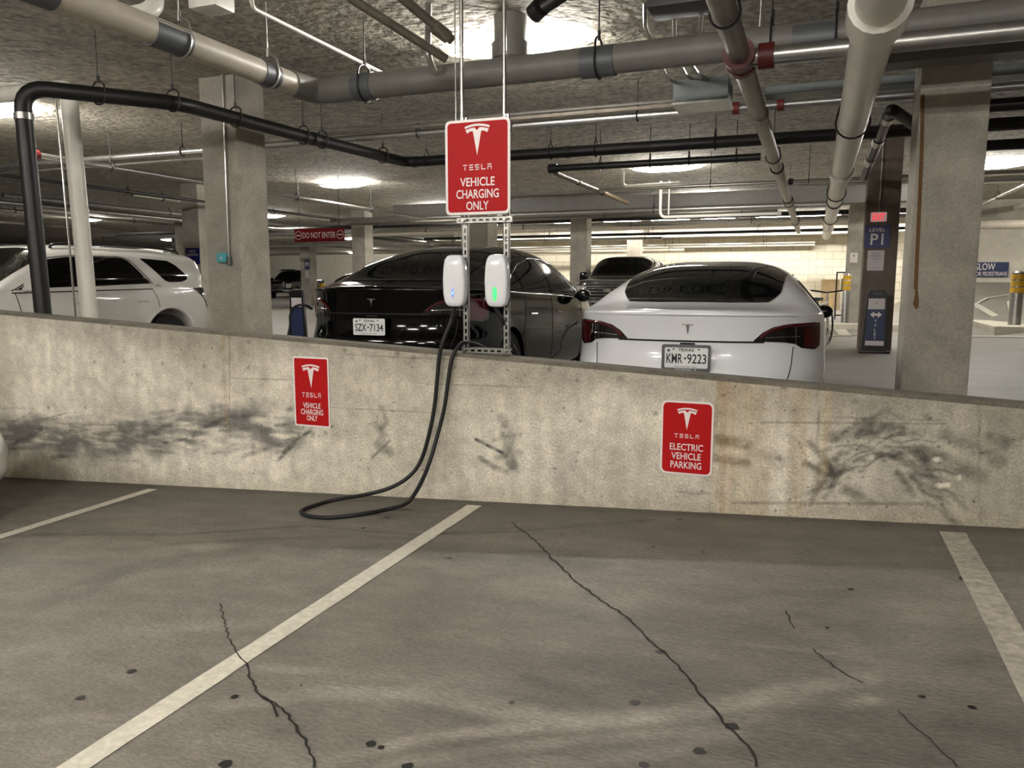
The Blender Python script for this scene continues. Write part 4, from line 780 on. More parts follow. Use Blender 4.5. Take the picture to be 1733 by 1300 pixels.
class Shell:
    """car body: a tub that runs round the car and a top that spans it. +y is the front."""
    def __init__(s, z0, zb, zt, W, yr, yf, plan, Rr, Rf, nr=2.6, nf=2.4, p=None, q=None):
        s.z0 = z0; s.zb = pchip(*zb); s.zt = pchip(*zt); s.W = pchip(*W); s.yr = pchip(*yr); s.yf = pchip(*yf); s.plan = pchip(*plan); s.Rr = Rr; s.Rf = Rf; s.nr = nr; s.nf = nf
        s.p = pchip(*p); s.q = pchip(*q)
        A = []                                        # loop parameter: list of (kind, t)
        for i in range(33): A.append(('r', (i/32)))
        for i in range(1, 60): A.append(('s', i/60))
        for i in range(33): A.append(('f', (i/32)))
        s.A = A; s._tab = {}
    def loop(s, v, a):
        k, t = a; W = float(s.W(v)); yr = float(s.yr(v)); yf = float(s.yf(v))
        if k == 'r':
            ph = t*math.pi/2; x = math.sin(ph)**(2/s.nr); y = yr+s.Rr*(1-math.cos(ph)**(2/s.nr))
        elif k == 's': x = 1; y = yr+s.Rr+(yf-s.Rf-yr-s.Rr)*t
        else:
            ph = (1-t)*math.pi/2; x = math.sin(ph)**(2/s.nf) if ph > 1e-6 else 0; y = yf-s.Rf*(1-math.cos(ph)**(2/s.nf))
        x *= W*float(s.plan(y)); z = s.z0+(float(s.zb(y))-s.z0)*v
        return x, y, z
    def table(s, v):
        v = round(v, 4)
        if v not in s._tab:
            P = np.array([s.loop(v, a) for a in s.A]); d = np.r_[0, np.cumsum(np.hypot(*np.diff(P[:, :2], axis=0).T))]; s._tab[v] = (P, d)
        return s._tab[v]
    def tub(s, sa, v):                                # arc length from the rear centre, height fraction
        P, d = s.table(v); a = abs(sa); return np.array([np.interp(a, d, P[:, 0])*(1 if sa >= 0 else -1), np.interp(a, d, P[:, 1]), np.interp(a, d, P[:, 2])])
    def len(s, v): return s.table(v)[1][-1]
    def s_of_y(s, y, v): P, d = s.table(v); return float(np.interp(y, P[:, 1], d))
    def v_of_z(s, z, y): return (z-s.z0)/(float(s.zb(y))-s.z0)
    def side(s, y, z, sg=1):                          # point of the flank seen from the side
        v = min(1, max(0, s.v_of_z(z, y))); return s.tub(sg*s.s_of_y(y, v), v)
    def rear(s, x, z, y0=-2.2):                       # point of the tail seen from behind
        v = min(1, max(0, s.v_of_z(z, y0))); P, d = s.table(v); k = len(P)//2; sa = np.interp(abs(x), P[:k, 0], d[:k]); return s.tub(math.copysign(sa, x), v)
    def front(s, x, z, y0=2.2):
        v = min(1, max(0, s.v_of_z(z, y0))); P, d = s.table(v); k = len(P)//2; sa = np.interp(abs(x), P[k:, 0][::-1], d[k:][::-1]); return s.tub(math.copysign(sa, x), v)
    def beltx(s, y): P, d = s.table(1.0); return float(np.interp(y, P[:, 1], P[:, 0]))
    def top(s, y, u):
        x = s.beltx(y); zb = float(s.zb(y)); zt = float(s.zt(y)); au = min(1, abs(u)); h = max(0, 1-au**float(s.p(y)))**(1/float(s.q(y)))
        return np.array([x*u, y, zb+(zt-zb)*h])
    def topx(s, y, x): return s.top(y, x/max(1e-6, s.beltx(y)))
    def toph(s, y, h, sg=1):                          # by height fraction, for side windows
        u = max(0, 1-h**float(s.q(y)))**(1/float(s.p(y))); return s.top(y, sg*u)
    def body(s, name, m, parent, arches=(), nv=26, nu=40):
        bm = bmesh.new(); vs = np.linspace(0, 1, nv); n = len(s.A); G = []
        for sg in (1, -1):
            R = [[bm.verts.new((x*sg, y, z)) for x, y, z in s.table(v)[0]] for v in vs]; G.append(R)
            for i in range(nv-1):
                for j in range(n-1):
                    q = (R[i][j], R[i][j+1], R[i+1][j+1], R[i+1][j]); bm.faces.new(q if sg > 0 else q[::-1])
        us = [math.sin(math.pi/2*t) for t in np.linspace(-1, 1, nu*2+1)]; T = []
        P = s.table(1.0)[0]
        for j in range(n):
            row = []
            for u in us:
                y = P[j, 1]; zb = P[j, 2]; zt = float(s.zt(y)); h = max(0, 1-abs(u)**float(s.p(y)))**(1/float(s.q(y))); e = min(1, j/4, (n-1-j)/4)
                row.append(bm.verts.new((P[j, 0]*u, y, zb+(zt-zb)*h*e)))
            T.append(row)
        for j in range(n-1):
            for i in range(len(us)-1):
                bm.faces.new((T[j][i], T[j][i+1], T[j+1][i+1], T[j+1][i]))
        bot = [G[0][0][j] for j in range(n)]+[G[1][0][j] for j in range(n-2, 0, -1)]
        bm.faces.new(bot[::-1])
        bmesh.ops.remove_doubles(bm, verts=bm.verts[:], dist=2e-4); bmesh.ops.dissolve_degenerate(bm, dist=1e-5, edges=bm.edges[:]); bmesh.ops.recalc_face_normals(bm, faces=bm.faces[:])
        me = bpy.data.meshes.new(name); bm.to_mesh(me); bm.free(); ob = bpy.data.objects.new(name, me); COL.objects.link(ob)
        for y, z, r in arches:
            cm = MB(); cm.cyl((-2, y, z), (2, y, z), r, 40); c = cm.build('cut', 'seam', smooth=0)
            # keep a core between the wheels
            md = ob.modifiers.new('b', 'BOOLEAN'); md.operation = 'DIFFERENCE'; md.solver = 'EXACT'; md.object = c
            dg = bpy.context.evaluated_depsgraph_get(); m2 = bpy.data.meshes.new_from_object(ob.evaluated_get(dg)); ob.modifiers.clear(); ob.data = m2; bpy.data.objects.remove(c)
        me = ob.data; me.materials.clear(); me.materials.append(M_(m))
        for p_ in me.polygons: p_.use_smooth = True
        me.set_sharp_from_angle(angle=math.radians(38)); me.name = name; ob.parent = parent; return ob
def panel(name, m, parent, fn, A, B, na=24, nb=10, off=.006, thick=.02, inner=None):
    """ruled patch: A(t), B(t) give two edge curves in the surface's parameters; fn maps a parameter pair to a point"""
    G = np.zeros((na+1, nb+1, 3))
    for i in range(na+1):
        a = np.array(A(i/na), float); b = np.array(B(i/na), float)
        for j in range(nb+1): G[i, j] = fn(*(a+(b-a)*j/nb))
    du = np.gradient(G, axis=0); dv = np.gradient(G, axis=1); N = np.cross(du, dv); l = np.linalg.norm(N, axis=-1, keepdims=True)
    good = l[..., 0] > 1e-9; N = np.where(l > 1e-9, N/np.maximum(l, 1e-9), 0); mean = N[good].mean(0)
    c = G.reshape(-1, 3).mean(0)
    ref = np.array([c[0], 0 if abs(c[1]) < 1.6 else (c[1]-math.copysign(1.6, c[1])), max(0, c[2]-.9)*1.2]) if inner is None else np.array(inner)
    if mean @ ref < 0: N = -N
    N[~good] = mean/np.linalg.norm(mean)*(1 if mean @ ref > 0 else -1)
    O = G+N*off; I = G-N*thick; n1, n2 = na+1, nb+1; mb = MB(); idx = lambda i, j: i*n2+j; k = n1*n2
    V = np.concatenate([O.reshape(-1, 3), I.reshape(-1, 3)]); F = []
    flip = (np.cross(G[1, 0]-G[0, 0], G[0, 1]-G[0, 0]) @ N[0, 0] < 0) if True else False
    mid = (na//2, nb//2); cr = np.cross(G[mid[0]+1, mid[1]]-G[mid], G[mid[0], mid[1]+1]-G[mid]); flip = cr @ N[mid] < 0
    for i in range(na):
        for j in range(nb): q = (idx(i, j), idx(i+1, j), idx(i+1, j+1), idx(i, j+1)); F.append(q[::-1] if flip else q)
    bd = [idx(i, 0) for i in range(na)]+[idx(na, j) for j in range(nb)]+[idx(i, nb) for i in range(na, 0, -1)]+[idx(0, j) for j in range(nb, 0, -1)]
    for a, b in zip(bd, bd[1:]+bd[:1]): q = (a, a+k, b+k, b); F.append(q[::-1] if flip else q)
    mb.add(V, F); return mb.build(name, m, parent, 40)
def curve2(pts):                                       # polyline through pts, parameter 0..1 by length
    P = np.array(pts, float); d = np.r_[0, np.cumsum(np.hypot(*np.diff(P, axis=0).T))]; d /= d[-1]
    return lambda t: (np.interp(t, d, P[:, 0]), np.interp(t, d, P[:, 1]))
def seam(name, m, parent, fn, pts, r=.004, n=30, sink=.0, closed=False):
    c = curve2(pts); P = [fn(*c(i/n)) for i in range(n+1)]; mb = MB(); mb.tube(P, r, 6, closed=closed); return mb.build(name, m, parent, 60)
def wheel(parent, x, y, r, w, sg, rim='rim', spokes=10):
    mb = MB(); mb.tube([(x-sg*w, y, r), (x-sg*(w-.02), y, r), (x-sg*.02, y, r), (x, y, r)], [r*.93, r, r, r*.92], 32); t = mb.build('wheel', 'tyre', parent)
    mb = MB(); mb.tube([(x-.03*sg, y, r), (x+.004*sg, y, r)], [r*.72, r*.70], 28)
    for i in range(spokes):
        a = 2*math.pi*i/spokes; d = Vector((0, math.cos(a), math.sin(a))); e = Vector((0, -math.sin(a), math.cos(a))); o = Vector((x+.012*sg, y, r))
        mb.add([o+d*.05+e*.03, o+d*.05-e*.03, o+d*r*.70-e*.018, o+d*r*.70+e*.018, o+d*.05+e*.03-Vector((.03*sg, 0, 0)), o+d*.05-e*.03-Vector((.03*sg, 0, 0)), o+d*r*.7-e*.018-Vector((.03*sg, 0, 0)), o+d*r*.7+e*.018-Vector((.03*sg, 0, 0))],
               [(0, 1, 2, 3), (0, 3, 7, 4), (1, 5, 6, 2), (0, 4, 5, 1)])
    mb.build('rim', rim, t)
def plate(parent, c, ny, state, num, frame=None, small='The Lone Star State', tilt=0):
    """licence plate facing -y (ny=-1) or +y"""
    ex = Vector((-ny, 0, 0)); ey = Vector((0, math.sin(tilt)*(-ny), math.cos(tilt))); c = Vector(c)
    mb = MB(); mb.prism(rrect(.305, .153, .012), c, ex, ey, 0, .004); pl = mb.build('licence_plate', 'plate_white', parent)
    if frame: 
        mb = MB(); o = rrect(.33, .185, .016); i_ = rrect(.292, .145, .010); en = ex.cross(ey); n = len(o)
        vs = [c+ex*a+ey*b+en*.009 for a, b in o]+[c+ex*a+ey*b+en*.009 for a, b in i_]+[c+ex*a+ey*b-en*.004 for a, b in o]+[c+ex*a+ey*b+en*.002 for a, b in i_]
        mb.add(vs, [(i, (i+1) % n, n+(i+1) % n, n+i) for i in range(n)]+[(i, 2*n+i, 2*n+(i+1) % n, (i+1) % n) for i in range(n)]+[(n+i, n+(i+1) % n, 3*n+(i+1) % n, 3*n+i) for i in range(n)]); mb.build('plate_frame', 'plate_frame', pl)
        if isinstance(frame, str): mb = MB(); mb.text(frame, c-ey*.083, ex, ey, .14, .012, .010); mb.build('frame_lettering', 'plate_white', pl, 0)
    mb = MB(); mb.text(state, c+ey*.055, ex, ey, .105, .022, .006, 0, .02)
    a, b = num; mb.text(a, c+ex*-.078+ey*-.006, ex, ey, .108, .068, .006, 0, .012); mb.text(b, c+ex*.072+ey*-.006, ex, ey, .128, .068, .006, 0, .012)
    st = []
    for i in range(10): rr_ = .012 if i % 2 == 0 else .005; st.append((rr_*math.sin(math.pi*i/5), rr_*math.cos(math.pi*i/5)))
    mb.prism(st[::-1], c+ex*-.006+ey*-.004, ex, ey, .004, .0065); mb.prism([(a_*1.2, b_*1.2) for a_, b_ in st[::-1]], c+ex*-.118+ey*.05, ex, ey, .004, .0065)
    mb.text(small, c+ey*-.062, ex, ey, .15, .010, .006); 
    for s in (-1, 1): mb.prism([(.006*math.cos(2*math.pi*i/8), .006*math.sin(2*math.pi*i/8)) for i in range(8)], c+ex*(s*.085)+ey*.06, ex, ey, .004, .007)
    mb.build('lettering', 'ink', pl, 0); return pl
def sedan(name, label, loc, rz, paint, plate_no=None, frame=None, group=None, rimm='rim', badge=True, small='The Lone Star State', model=None, zs=1.0):
    t = thing(name, label, 'car', loc, rz, group)
    s = Shell(.17, ([-2.4, -2.2, -1.7, -1.0, 0, .9, 1.5, 2.0, 2.4], [1.035, 1.03, 1.015, .98, .945, .91, .855, .75, .62]),
              ([-2.4, -2.28, -2.1, -1.8, -1.3, -.75, -.1, .4, .95, 1.45, 1.75, 2.1, 2.35, 2.4], [1.05, 1.06, 1.07, 1.105, 1.29, 1.40, 1.445, 1.425, 1.30, 1.06, .985, .86, .70, .64]),
              ([0, .08, .25, .5, .75, .9, 1], [.80, .875, .915, .93, .925, .915, .90]), ([0, .12, .3, .5, .62, .72, .85, .95, 1], [-2.16, -2.26, -2.335, -2.345, -2.30, -2.285, -2.295, -2.315, -2.33]), ([0, .2, .5, .8, 1], [2.25, 2.34, 2.345, 2.29, 2.22]),
              ([-2.4, -1.5, -.3, 1.0, 2.4], [.97, 1.0, 1.0, .995, .95]), .86, .75, 2.35, 2.3, ([-2.4, -1.95, -1.6, -1.2, 0, 1.2, 1.8, 2.4], [3.0, 2.6, 2.8, 3.4, 3.7, 3.4, 3.2, 4]), ([-2.4, -1.8, -.8, .8, 1.5, 2.4], [1.5, 1.55, 1.45, 1.45, 1.5, 1.4]))
    s.body('body', paint, t, [(-1.36, .335, .375), (1.51, .335, .375)])
    # glass: one dark canopy from the tail glass over the roof to the windscreen
    ul = lambda y, k: np.interp(y, [-1.82, -1.76, -1.5, -.9, 0, .7, 1.3, 1.42], [.30, .58, .66, .70, .73, .73, .72, .58])
    panel('rear_window', 'car_glass', t, lambda y, u: s.top(y, u), lambda k: (-1.80+.03*0, 0) if False else ((lambda y: (y, -ul(y, 0)))(-1.82+1.17*k)), lambda k: ((lambda y: (y, ul(y, 0)))(-1.82+1.17*k)), 30, 24, .005, .02, (0, -.4, 1))
    panel('roof_glass', 'car_glass', t, lambda y, u: s.top(y, u), lambda k: ((lambda y: (y, -ul(y, 0)))(-.64+1.1*k)), lambda k: ((lambda y: (y, ul(y, 0)))(-.64+1.1*k)), 20, 24, .005, .02, (0, 0, 1))
    panel('windscreen', 'car_glass', t, lambda y, u: s.top(y, u), lambda k: ((lambda y: (y, -ul(y, 0)))(.47+.95*k)), lambda k: ((lambda y: (y, ul(y, 0)))(.47+.95*k)), 20, 24, .005, .02, (0, .4, 1))
    htop = lambda y: np.interp(y, [-1.42, -1.1, -.7, -.2, .3, .8, 1.1, 1.28], [.14, .42, .62, .72, .74, .66, .40, .10])
    for sg in (1, -1):
        for y0, y1, nm in ((-1.42, -.98, 'quarter_window'), (-.95, -.10, 'rear_side_window'), (-.06, 1.28, 'front_side_window')):
            panel(nm, 'car_glass', t, lambda y, h, sg=sg: s.toph(y, h, sg), lambda k, a=y0, b=y1: (a+(b-a)*k, .05), lambda k, a=y0, b=y1: (a+(b-a)*k, float(htop(a+(b-a)*k))), 16, 8, .004, .02, (sg, 0, .3))
        c_ = 'chrome' if paint != 'paint_black' else 'gloss_black_plastic'
        seam('window_trim', 'gloss_black_plastic', t, lambda y, h, sg=sg: s.toph(y, h, sg)+np.array([sg*.004, 0, 0]), [(-1.45, .05), (-1.1, .45), (-.7, .645), (-.2, .745), (.3, .765), (.8, .69), (1.1, .43), (1.31, .05)], .007)
        seam('belt_trim', 'conduit' if paint == 'paint_black' else 'gloss_black_plastic', t, lambda y, h, sg=sg: s.toph(y, h, sg)+np.array([sg*.004, 0, 0]), [(-1.46, .035), (1.31, .035)], .006)
        # tail lamp wraps the corner: outline on the tail, metres from the centre and height
        R_ = lambda a, z, sg=sg: s.tub(sg*a, s.v_of_z(z, -2.1))
        up = curve2([(.44, .845), (.50, .90), (.58, .94), (.70, .962), (.85, .968), (.98, .972), (1.08, .968)]); lo = curve2([(.44, .838), (.52, .838), (.66, .833), (.76, .82), (.82, .79), (.98, .775), (1.06, .80)])
        tl = panel('tail_lamp', 'lamp_dark', t, R_, up, lo, 30, 8, .006, .02, (sg*.4, -1, 0))
        seam('lamp_strip', 'lamp_red', tl, lambda a, z: R_(a, z)+np.array([sg*.004, -.008, 0]), [(.48, .86), (.53, .90), (.60, .93), (.70, .948), (.85, .952), (1.0, .957)], .012)
        up2 = curve2([(.86, .93), (.98, .95), (1.06, .95)]); lo2 = curve2([(.84, .80), (.96, .79), (1.045, .815)])
        panel('red_lens', 'lamp_red', tl, R_, up2, lo2, 12, 6, .010, .01, (sg*.5, -1, 0))
        seam('chrome_strip', 'chrome', tl, lambda a, z: R_(a, z)+np.array([sg*.004, -.009, 0]), [(.52, .865), (.66, .872), (.80, .872)], .005)
        seam('lens_divider', 'chrome', tl, lambda a, z: R_(a, z)+np.array([sg*.003, -.009, 0]), [(.765, .82), (.765, .955)], .004)
        # mirror, handles, side seams
        my = .86; b_ = s.toph(my, .06, sg); mb = MB()
        mb.tube([(b_[0]+sg*.02, my, b_[2]), (b_[0]+sg*.05, my-.02, b_[2]+.0)], .022, 8)
        bm = bmesh.new(); bmesh.ops.create_uvsphere(bm, u_segments=18, v_segments=12, radius=1, matrix=Matrix.Translation((b_[0]+sg*.115, my-.02, b_[2]+.01)) @ Matrix.Diagonal((.085, .07, .068, 1)))
        bm.verts.index_update(); mb.add([v.co[:] for v in bm.verts], [[v.index for v in f.verts] for f in bm.faces]); bm.free(); mb.build('mirror', 'gloss_black_plastic', t, 60)
        SD = lambda y, z, sg=sg: s.side(y, z, sg)
        seam('door_seam', 'seam', t, SD, [(-.08, .95), (-.10, .6), (-.12, .25)], .004); seam('door_seam', 'seam', t, SD, [(-.93, .98), (-.98, .75), (-1.02, .6), (-.90, .33)], .004); seam('door_seam', 'seam', t, SD, [(1.12, .90), (1.12, .5), (1.06, .25)], .004)
        for y in (-.72, .18): seam('door_handle', paint if paint != 'paint_black' else 'chrome', t, SD, [(y-.09, .80), (y+.12, .795)], .010)
        seam('sill_trim', 'black_plastic', t, SD, [(-.95, .20), (1.1, .20)], .03)
        for y in (-1.36, 1.51): wheel(t, sg*.915, y, .335, .22, sg, rimm)
    # lid lines, diffuser, badge
    RR = lambda x, z: s.rear(x, z)
    seam('lid_seam', 'seam', t, RR, [(-.50, .835), (.50, .835)], .007, 30)
    seam('lid_seam', 'seam', t, RR, [(-.69, .80), (-.68, .66), (-.66, .57), (-.60, .52), (-.4, .505), (.4, .505), (.60, .52), (.66, .57), (.68, .66), (.69, .80)], .004, 60)
    seam('lip_bead', paint, t, lambda a, v: s.tub(a, v)+np.array([0, 0, -.004]), [(-.78, 1.0), (.78, 1.0)], .011, 40)  # raised bead along the boot lip, in body paint
    panel('diffuser', 'black_plastic', t, RR, curve2([(-.72, .30), (.72, .30)]), curve2([(-.70, .19), (.70, .19)]), 20, 4, .012, .03, (0, -1, 0))
    if badge: mb = MB(); emblem(mb, (0, s.rear(0, .935)[1]-.004, .93), .082, 0); mb.build('badge', 'chrome', t, 0)
    mb = MB(); mb.box((-.05, s.rear(0, .82)[1]-.012, .812), (.05, s.rear(0, .82)[1]+.01, .826), bev=.003); mb.build('camera_housing', 'seam', t)
    if plate_no: yy = min(s.rear(0, z)[1] for z in (.60, .68, .76)); plate(t, (0, yy-.006, .725 if zs == 1 else .845), -1, 'TEXAS', plate_no, frame, small).scale = (1, 1, 1/zs)
    if model:
        mb = MB(); c = s.rear(.32, .56); mb.text(model, (c[0], c[1]-.012, c[2]), EX, EZ, .19, .022, 0); mb.build('lettering', 'chrome', t, 0)
    t.scale = (1+(zs-1)*.7, 1, zs)
    # nose: lamps and lower intake
    for sg in (1, -1): panel('head_lamp', 'lamp_clear', t, lambda x, z, sg=sg: s.front(sg*x, z), curve2([(.48, .60), (.66, .66), (.84, .72)]), curve2([(.50, .55), (.68, .57), (.85, .64)]), 14, 4, .006, .02, (sg*.4, 1, 0))
    panel('intake', 'black_plastic', t, lambda x, z: s.front(x, z), curve2([(-.5, .33), (.5, .33)]), curve2([(-.55, .24), (.55, .24)]), 14, 3, .006, .02, (0, 1, 0))
    return t
zW = zfloor(-.85, 6)
white = sedan('car', 'white sedan parked beyond the ramp wall, its tail lamps and plate towards the camera', (-.905, 7.80, -.05), .035, 'paint_white', ('KMR', '9223'), 'MODEL 3', 'parked cars', small='The Lone Star State')
white.scale = (1.025, 1, 1)
black = sedan('car', 'glossy black sedan parked behind the two chargers', (-3.80, 8.45, -.05), .0, 'paint_black', ('SZX', '7134'), None, 'parked cars', 'rim_dark', model='DUAL MOTOR', zs=1.15)
def suv(name, label, loc, rz, paint, group=None):
    t = thing(name, label, 'car', loc, rz, group)
    s = Shell(.36, ([-2.45, -1.5, .6, 1.3, 2.0, 2.45], [1.19, 1.18, 1.15, 1.13, 1.05, .92]),
              ([-2.42, -2.38, -2.30, -2.19, -2.1, -1.8, -1.0, .0, .42, .8, 1.2, 1.3, 1.9, 2.3, 2.45], [1.20, 1.22, 1.45, 1.67, 1.70, 1.73, 1.76, 1.755, 1.71, 1.49, 1.22, 1.19, 1.14, 1.06, .93]),
              ([0, .1, .35, .6, .85, 1], [.86, .91, .955, .965, .955, .93]), ([0, .2, .5, 1], [-2.36, -2.42, -2.42, -2.37]), ([0, .3, .7, 1], [2.38, 2.45, 2.43, 2.35]),
              ([-2.45, -1.5, 0, 1.4, 2.45], [.97, 1, 1, 1, .95]), .40, .6, 3.0, 2.8, ([-2.45, -2, 1, 1.4, 2.45], [6, 5, 5, 4, 4]), ([-2.45, -2, 1, 1.4, 2.45], [2.2, 2.4, 2.4, 2, 1.6]))
    s.body('body', paint, t, [(-1.40, .39, .47), (1.39, .39, .47)])
    for sg in (-1, 1):
        fn = lambda y, h, sg=sg: s.toph(y, h, sg)
        panel('front_side_window', 'car_glass', t, fn, curve2([(.98, .06), (.02, .06)]), curve2([(.93, .10), (.60, .62), (.48, .70), (.02, .72)]), 14, 8, .004, .02, (sg, 0, .3))
        panel('rear_side_window', 'car_glass', t, fn, curve2([(-.04, .06), (-1.10, .10)]), curve2([(-.04, .72), (-.68, .72), (-.76, .68), (-1.05, .16)]), 14, 8, .004, .02, (sg, 0, .3))
        panel('quarter_window', 'car_glass', t, fn, curve2([(-1.02, .70), (-1.36, .18), (-1.45, .13), (-1.72, .14), (-1.82, .22)]), curve2([(-1.04, .715), (-1.52, .69), (-1.64, .58), (-1.80, .33)]), 14, 8, .004, .02, (sg, 0, .3))
        seam('window_trim', 'seam', t, lambda y, h, sg=sg: s.toph(y, h, sg)+np.array([sg*.003, 0, 0]), [(1.02, .04), (.60, .65), (.46, .74), (-.68, .745), (-.79, .69), (-1.13, .09)], .006)
        SD = lambda y, z, sg=sg: s.side(y, z, sg)
        seam('window_trim', 'seam', t, SD, [(1.02, 1.12), (-1.12, 1.155)], .008)
        seam('window_pillar_trim', 'chrome', t, lambda y, h, sg=sg: s.toph(y, h, sg)+np.array([sg*.004, 0, 0]), [(-.03, .06), (-.01, .7)], .006)
        seam('door_seam', 'seam', t, SD, [(.98, 1.12), (.92, .8), (.90, .45)], .005); seam('door_seam', 'seam', t, SD, [(-.10, 1.13), (-.13, .8), (-.16, .45)], .005); seam('door_seam', 'seam', t, SD, [(-1.12, 1.15), (-1.20, .98), (-1.22, .8), (-1.0, .52)], .004)
        for y in (-.07+.16, -.92): seam('door_handle', paint, t, SD, [(y-.10, .985), (y+.12, .98)], .017)
        # flared arches
        for y in (-1.40, 1.39):
            P = []
            for i in range(25): a = math.radians(-18+216*i/24); P.append(SD(y+.50*math.cos(a), max(.40, .39+.50*math.sin(a)))+np.array([sg*.004, 0, 0]))
            mb = MB(); mb.tube(P, .028, 8); mb.build('arch_flare', paint, t, 60)
            wheel(t, sg*.93, y, .385, .26, sg, 'rim_dark', 6)
        R_ = lambda a, z, sg=sg: s.tub(sg*a, min(1, s.v_of_z(z, -2.3)))
        panel('tail_lamp', 'lamp_dark', t, R_, curve2([(.74, 1.17), (1.18, 1.17)]), curve2([(.76, .86), (.95, .86), (1.02, 1.0), (1.16, 1.13)]), 12, 8, .012, .02, (sg, -1, 0))
        mb = MB(); b_ = s.toph(.88, .08, sg); mb.tube([(b_[0]+sg*.01, .86, b_[2]), (b_[0]+sg*.1, .86, b_[2])], .03, 8); mb.box((min(b_[0]+sg*.07, b_[0]+sg*.25), .80, b_[2]-.02), (max(b_[0]+sg*.07, b_[0]+sg*.25), .92, b_[2]+.15), bev=.04); mb.build('mirror', paint, t, 50)
        rail = [s.toph(y, .93, sg)+np.array([0, 0, dz]) for y, dz in ((.25, .0), (.15, .045), (-.5, .055), (-1.3, .055), (-1.85, .045), (-1.95, .0))]
        mb = MB(); mb.tube(catmull(rail, 5), .018, 8); mb.build('roof_rail', 'black_plastic', t)
        panel('head_lamp', 'lamp_clear', t, lambda x, z, sg=sg: s.front(sg*x, z), curve2([(.55, 1.0), (.9, 1.02)]), curve2([(.55, .80), (.9, .84)]), 10, 4, .008, .02, (sg*.3, 1, 0))
    panel('windscreen', 'car_glass', t, lambda y, u: s.top(y, u), lambda k: (.48+.68*k, -.86), lambda k: (.48+.68*k, .86), 16, 20, .005, .02, (0, .5, 1))
    panel('rear_window', 'car_glass', t, lambda y, u: s.top(y, u), lambda k: (-2.355+.15*k, -.80), lambda k: (-2.355+.15*k, .80), 12, 20, .005, .02, (0, -1, .5))
    panel('grille', 'black_plastic', t, lambda x, z: s.front(x, z), curve2([(-.5, .98), (.5, .98)]), curve2([(-.5, .72), (.5, .72)]), 14, 4, .008, .02, (0, 1, 0))
    mb = MB(); c = s.toph(-1.20, .04, -1); mb.text('SR5', (c[0]-.012, -1.22, 1.205), Vector((0, -1, 0)), EZ, .09, .03, .006); mb.build('lettering', 'ink', t, 0)
    mb = MB(); mb.box((-.55, -1.95, 1.72), (.55, -1.75, 1.775), bev=.02); mb.build('spoiler', paint, t)
    return t
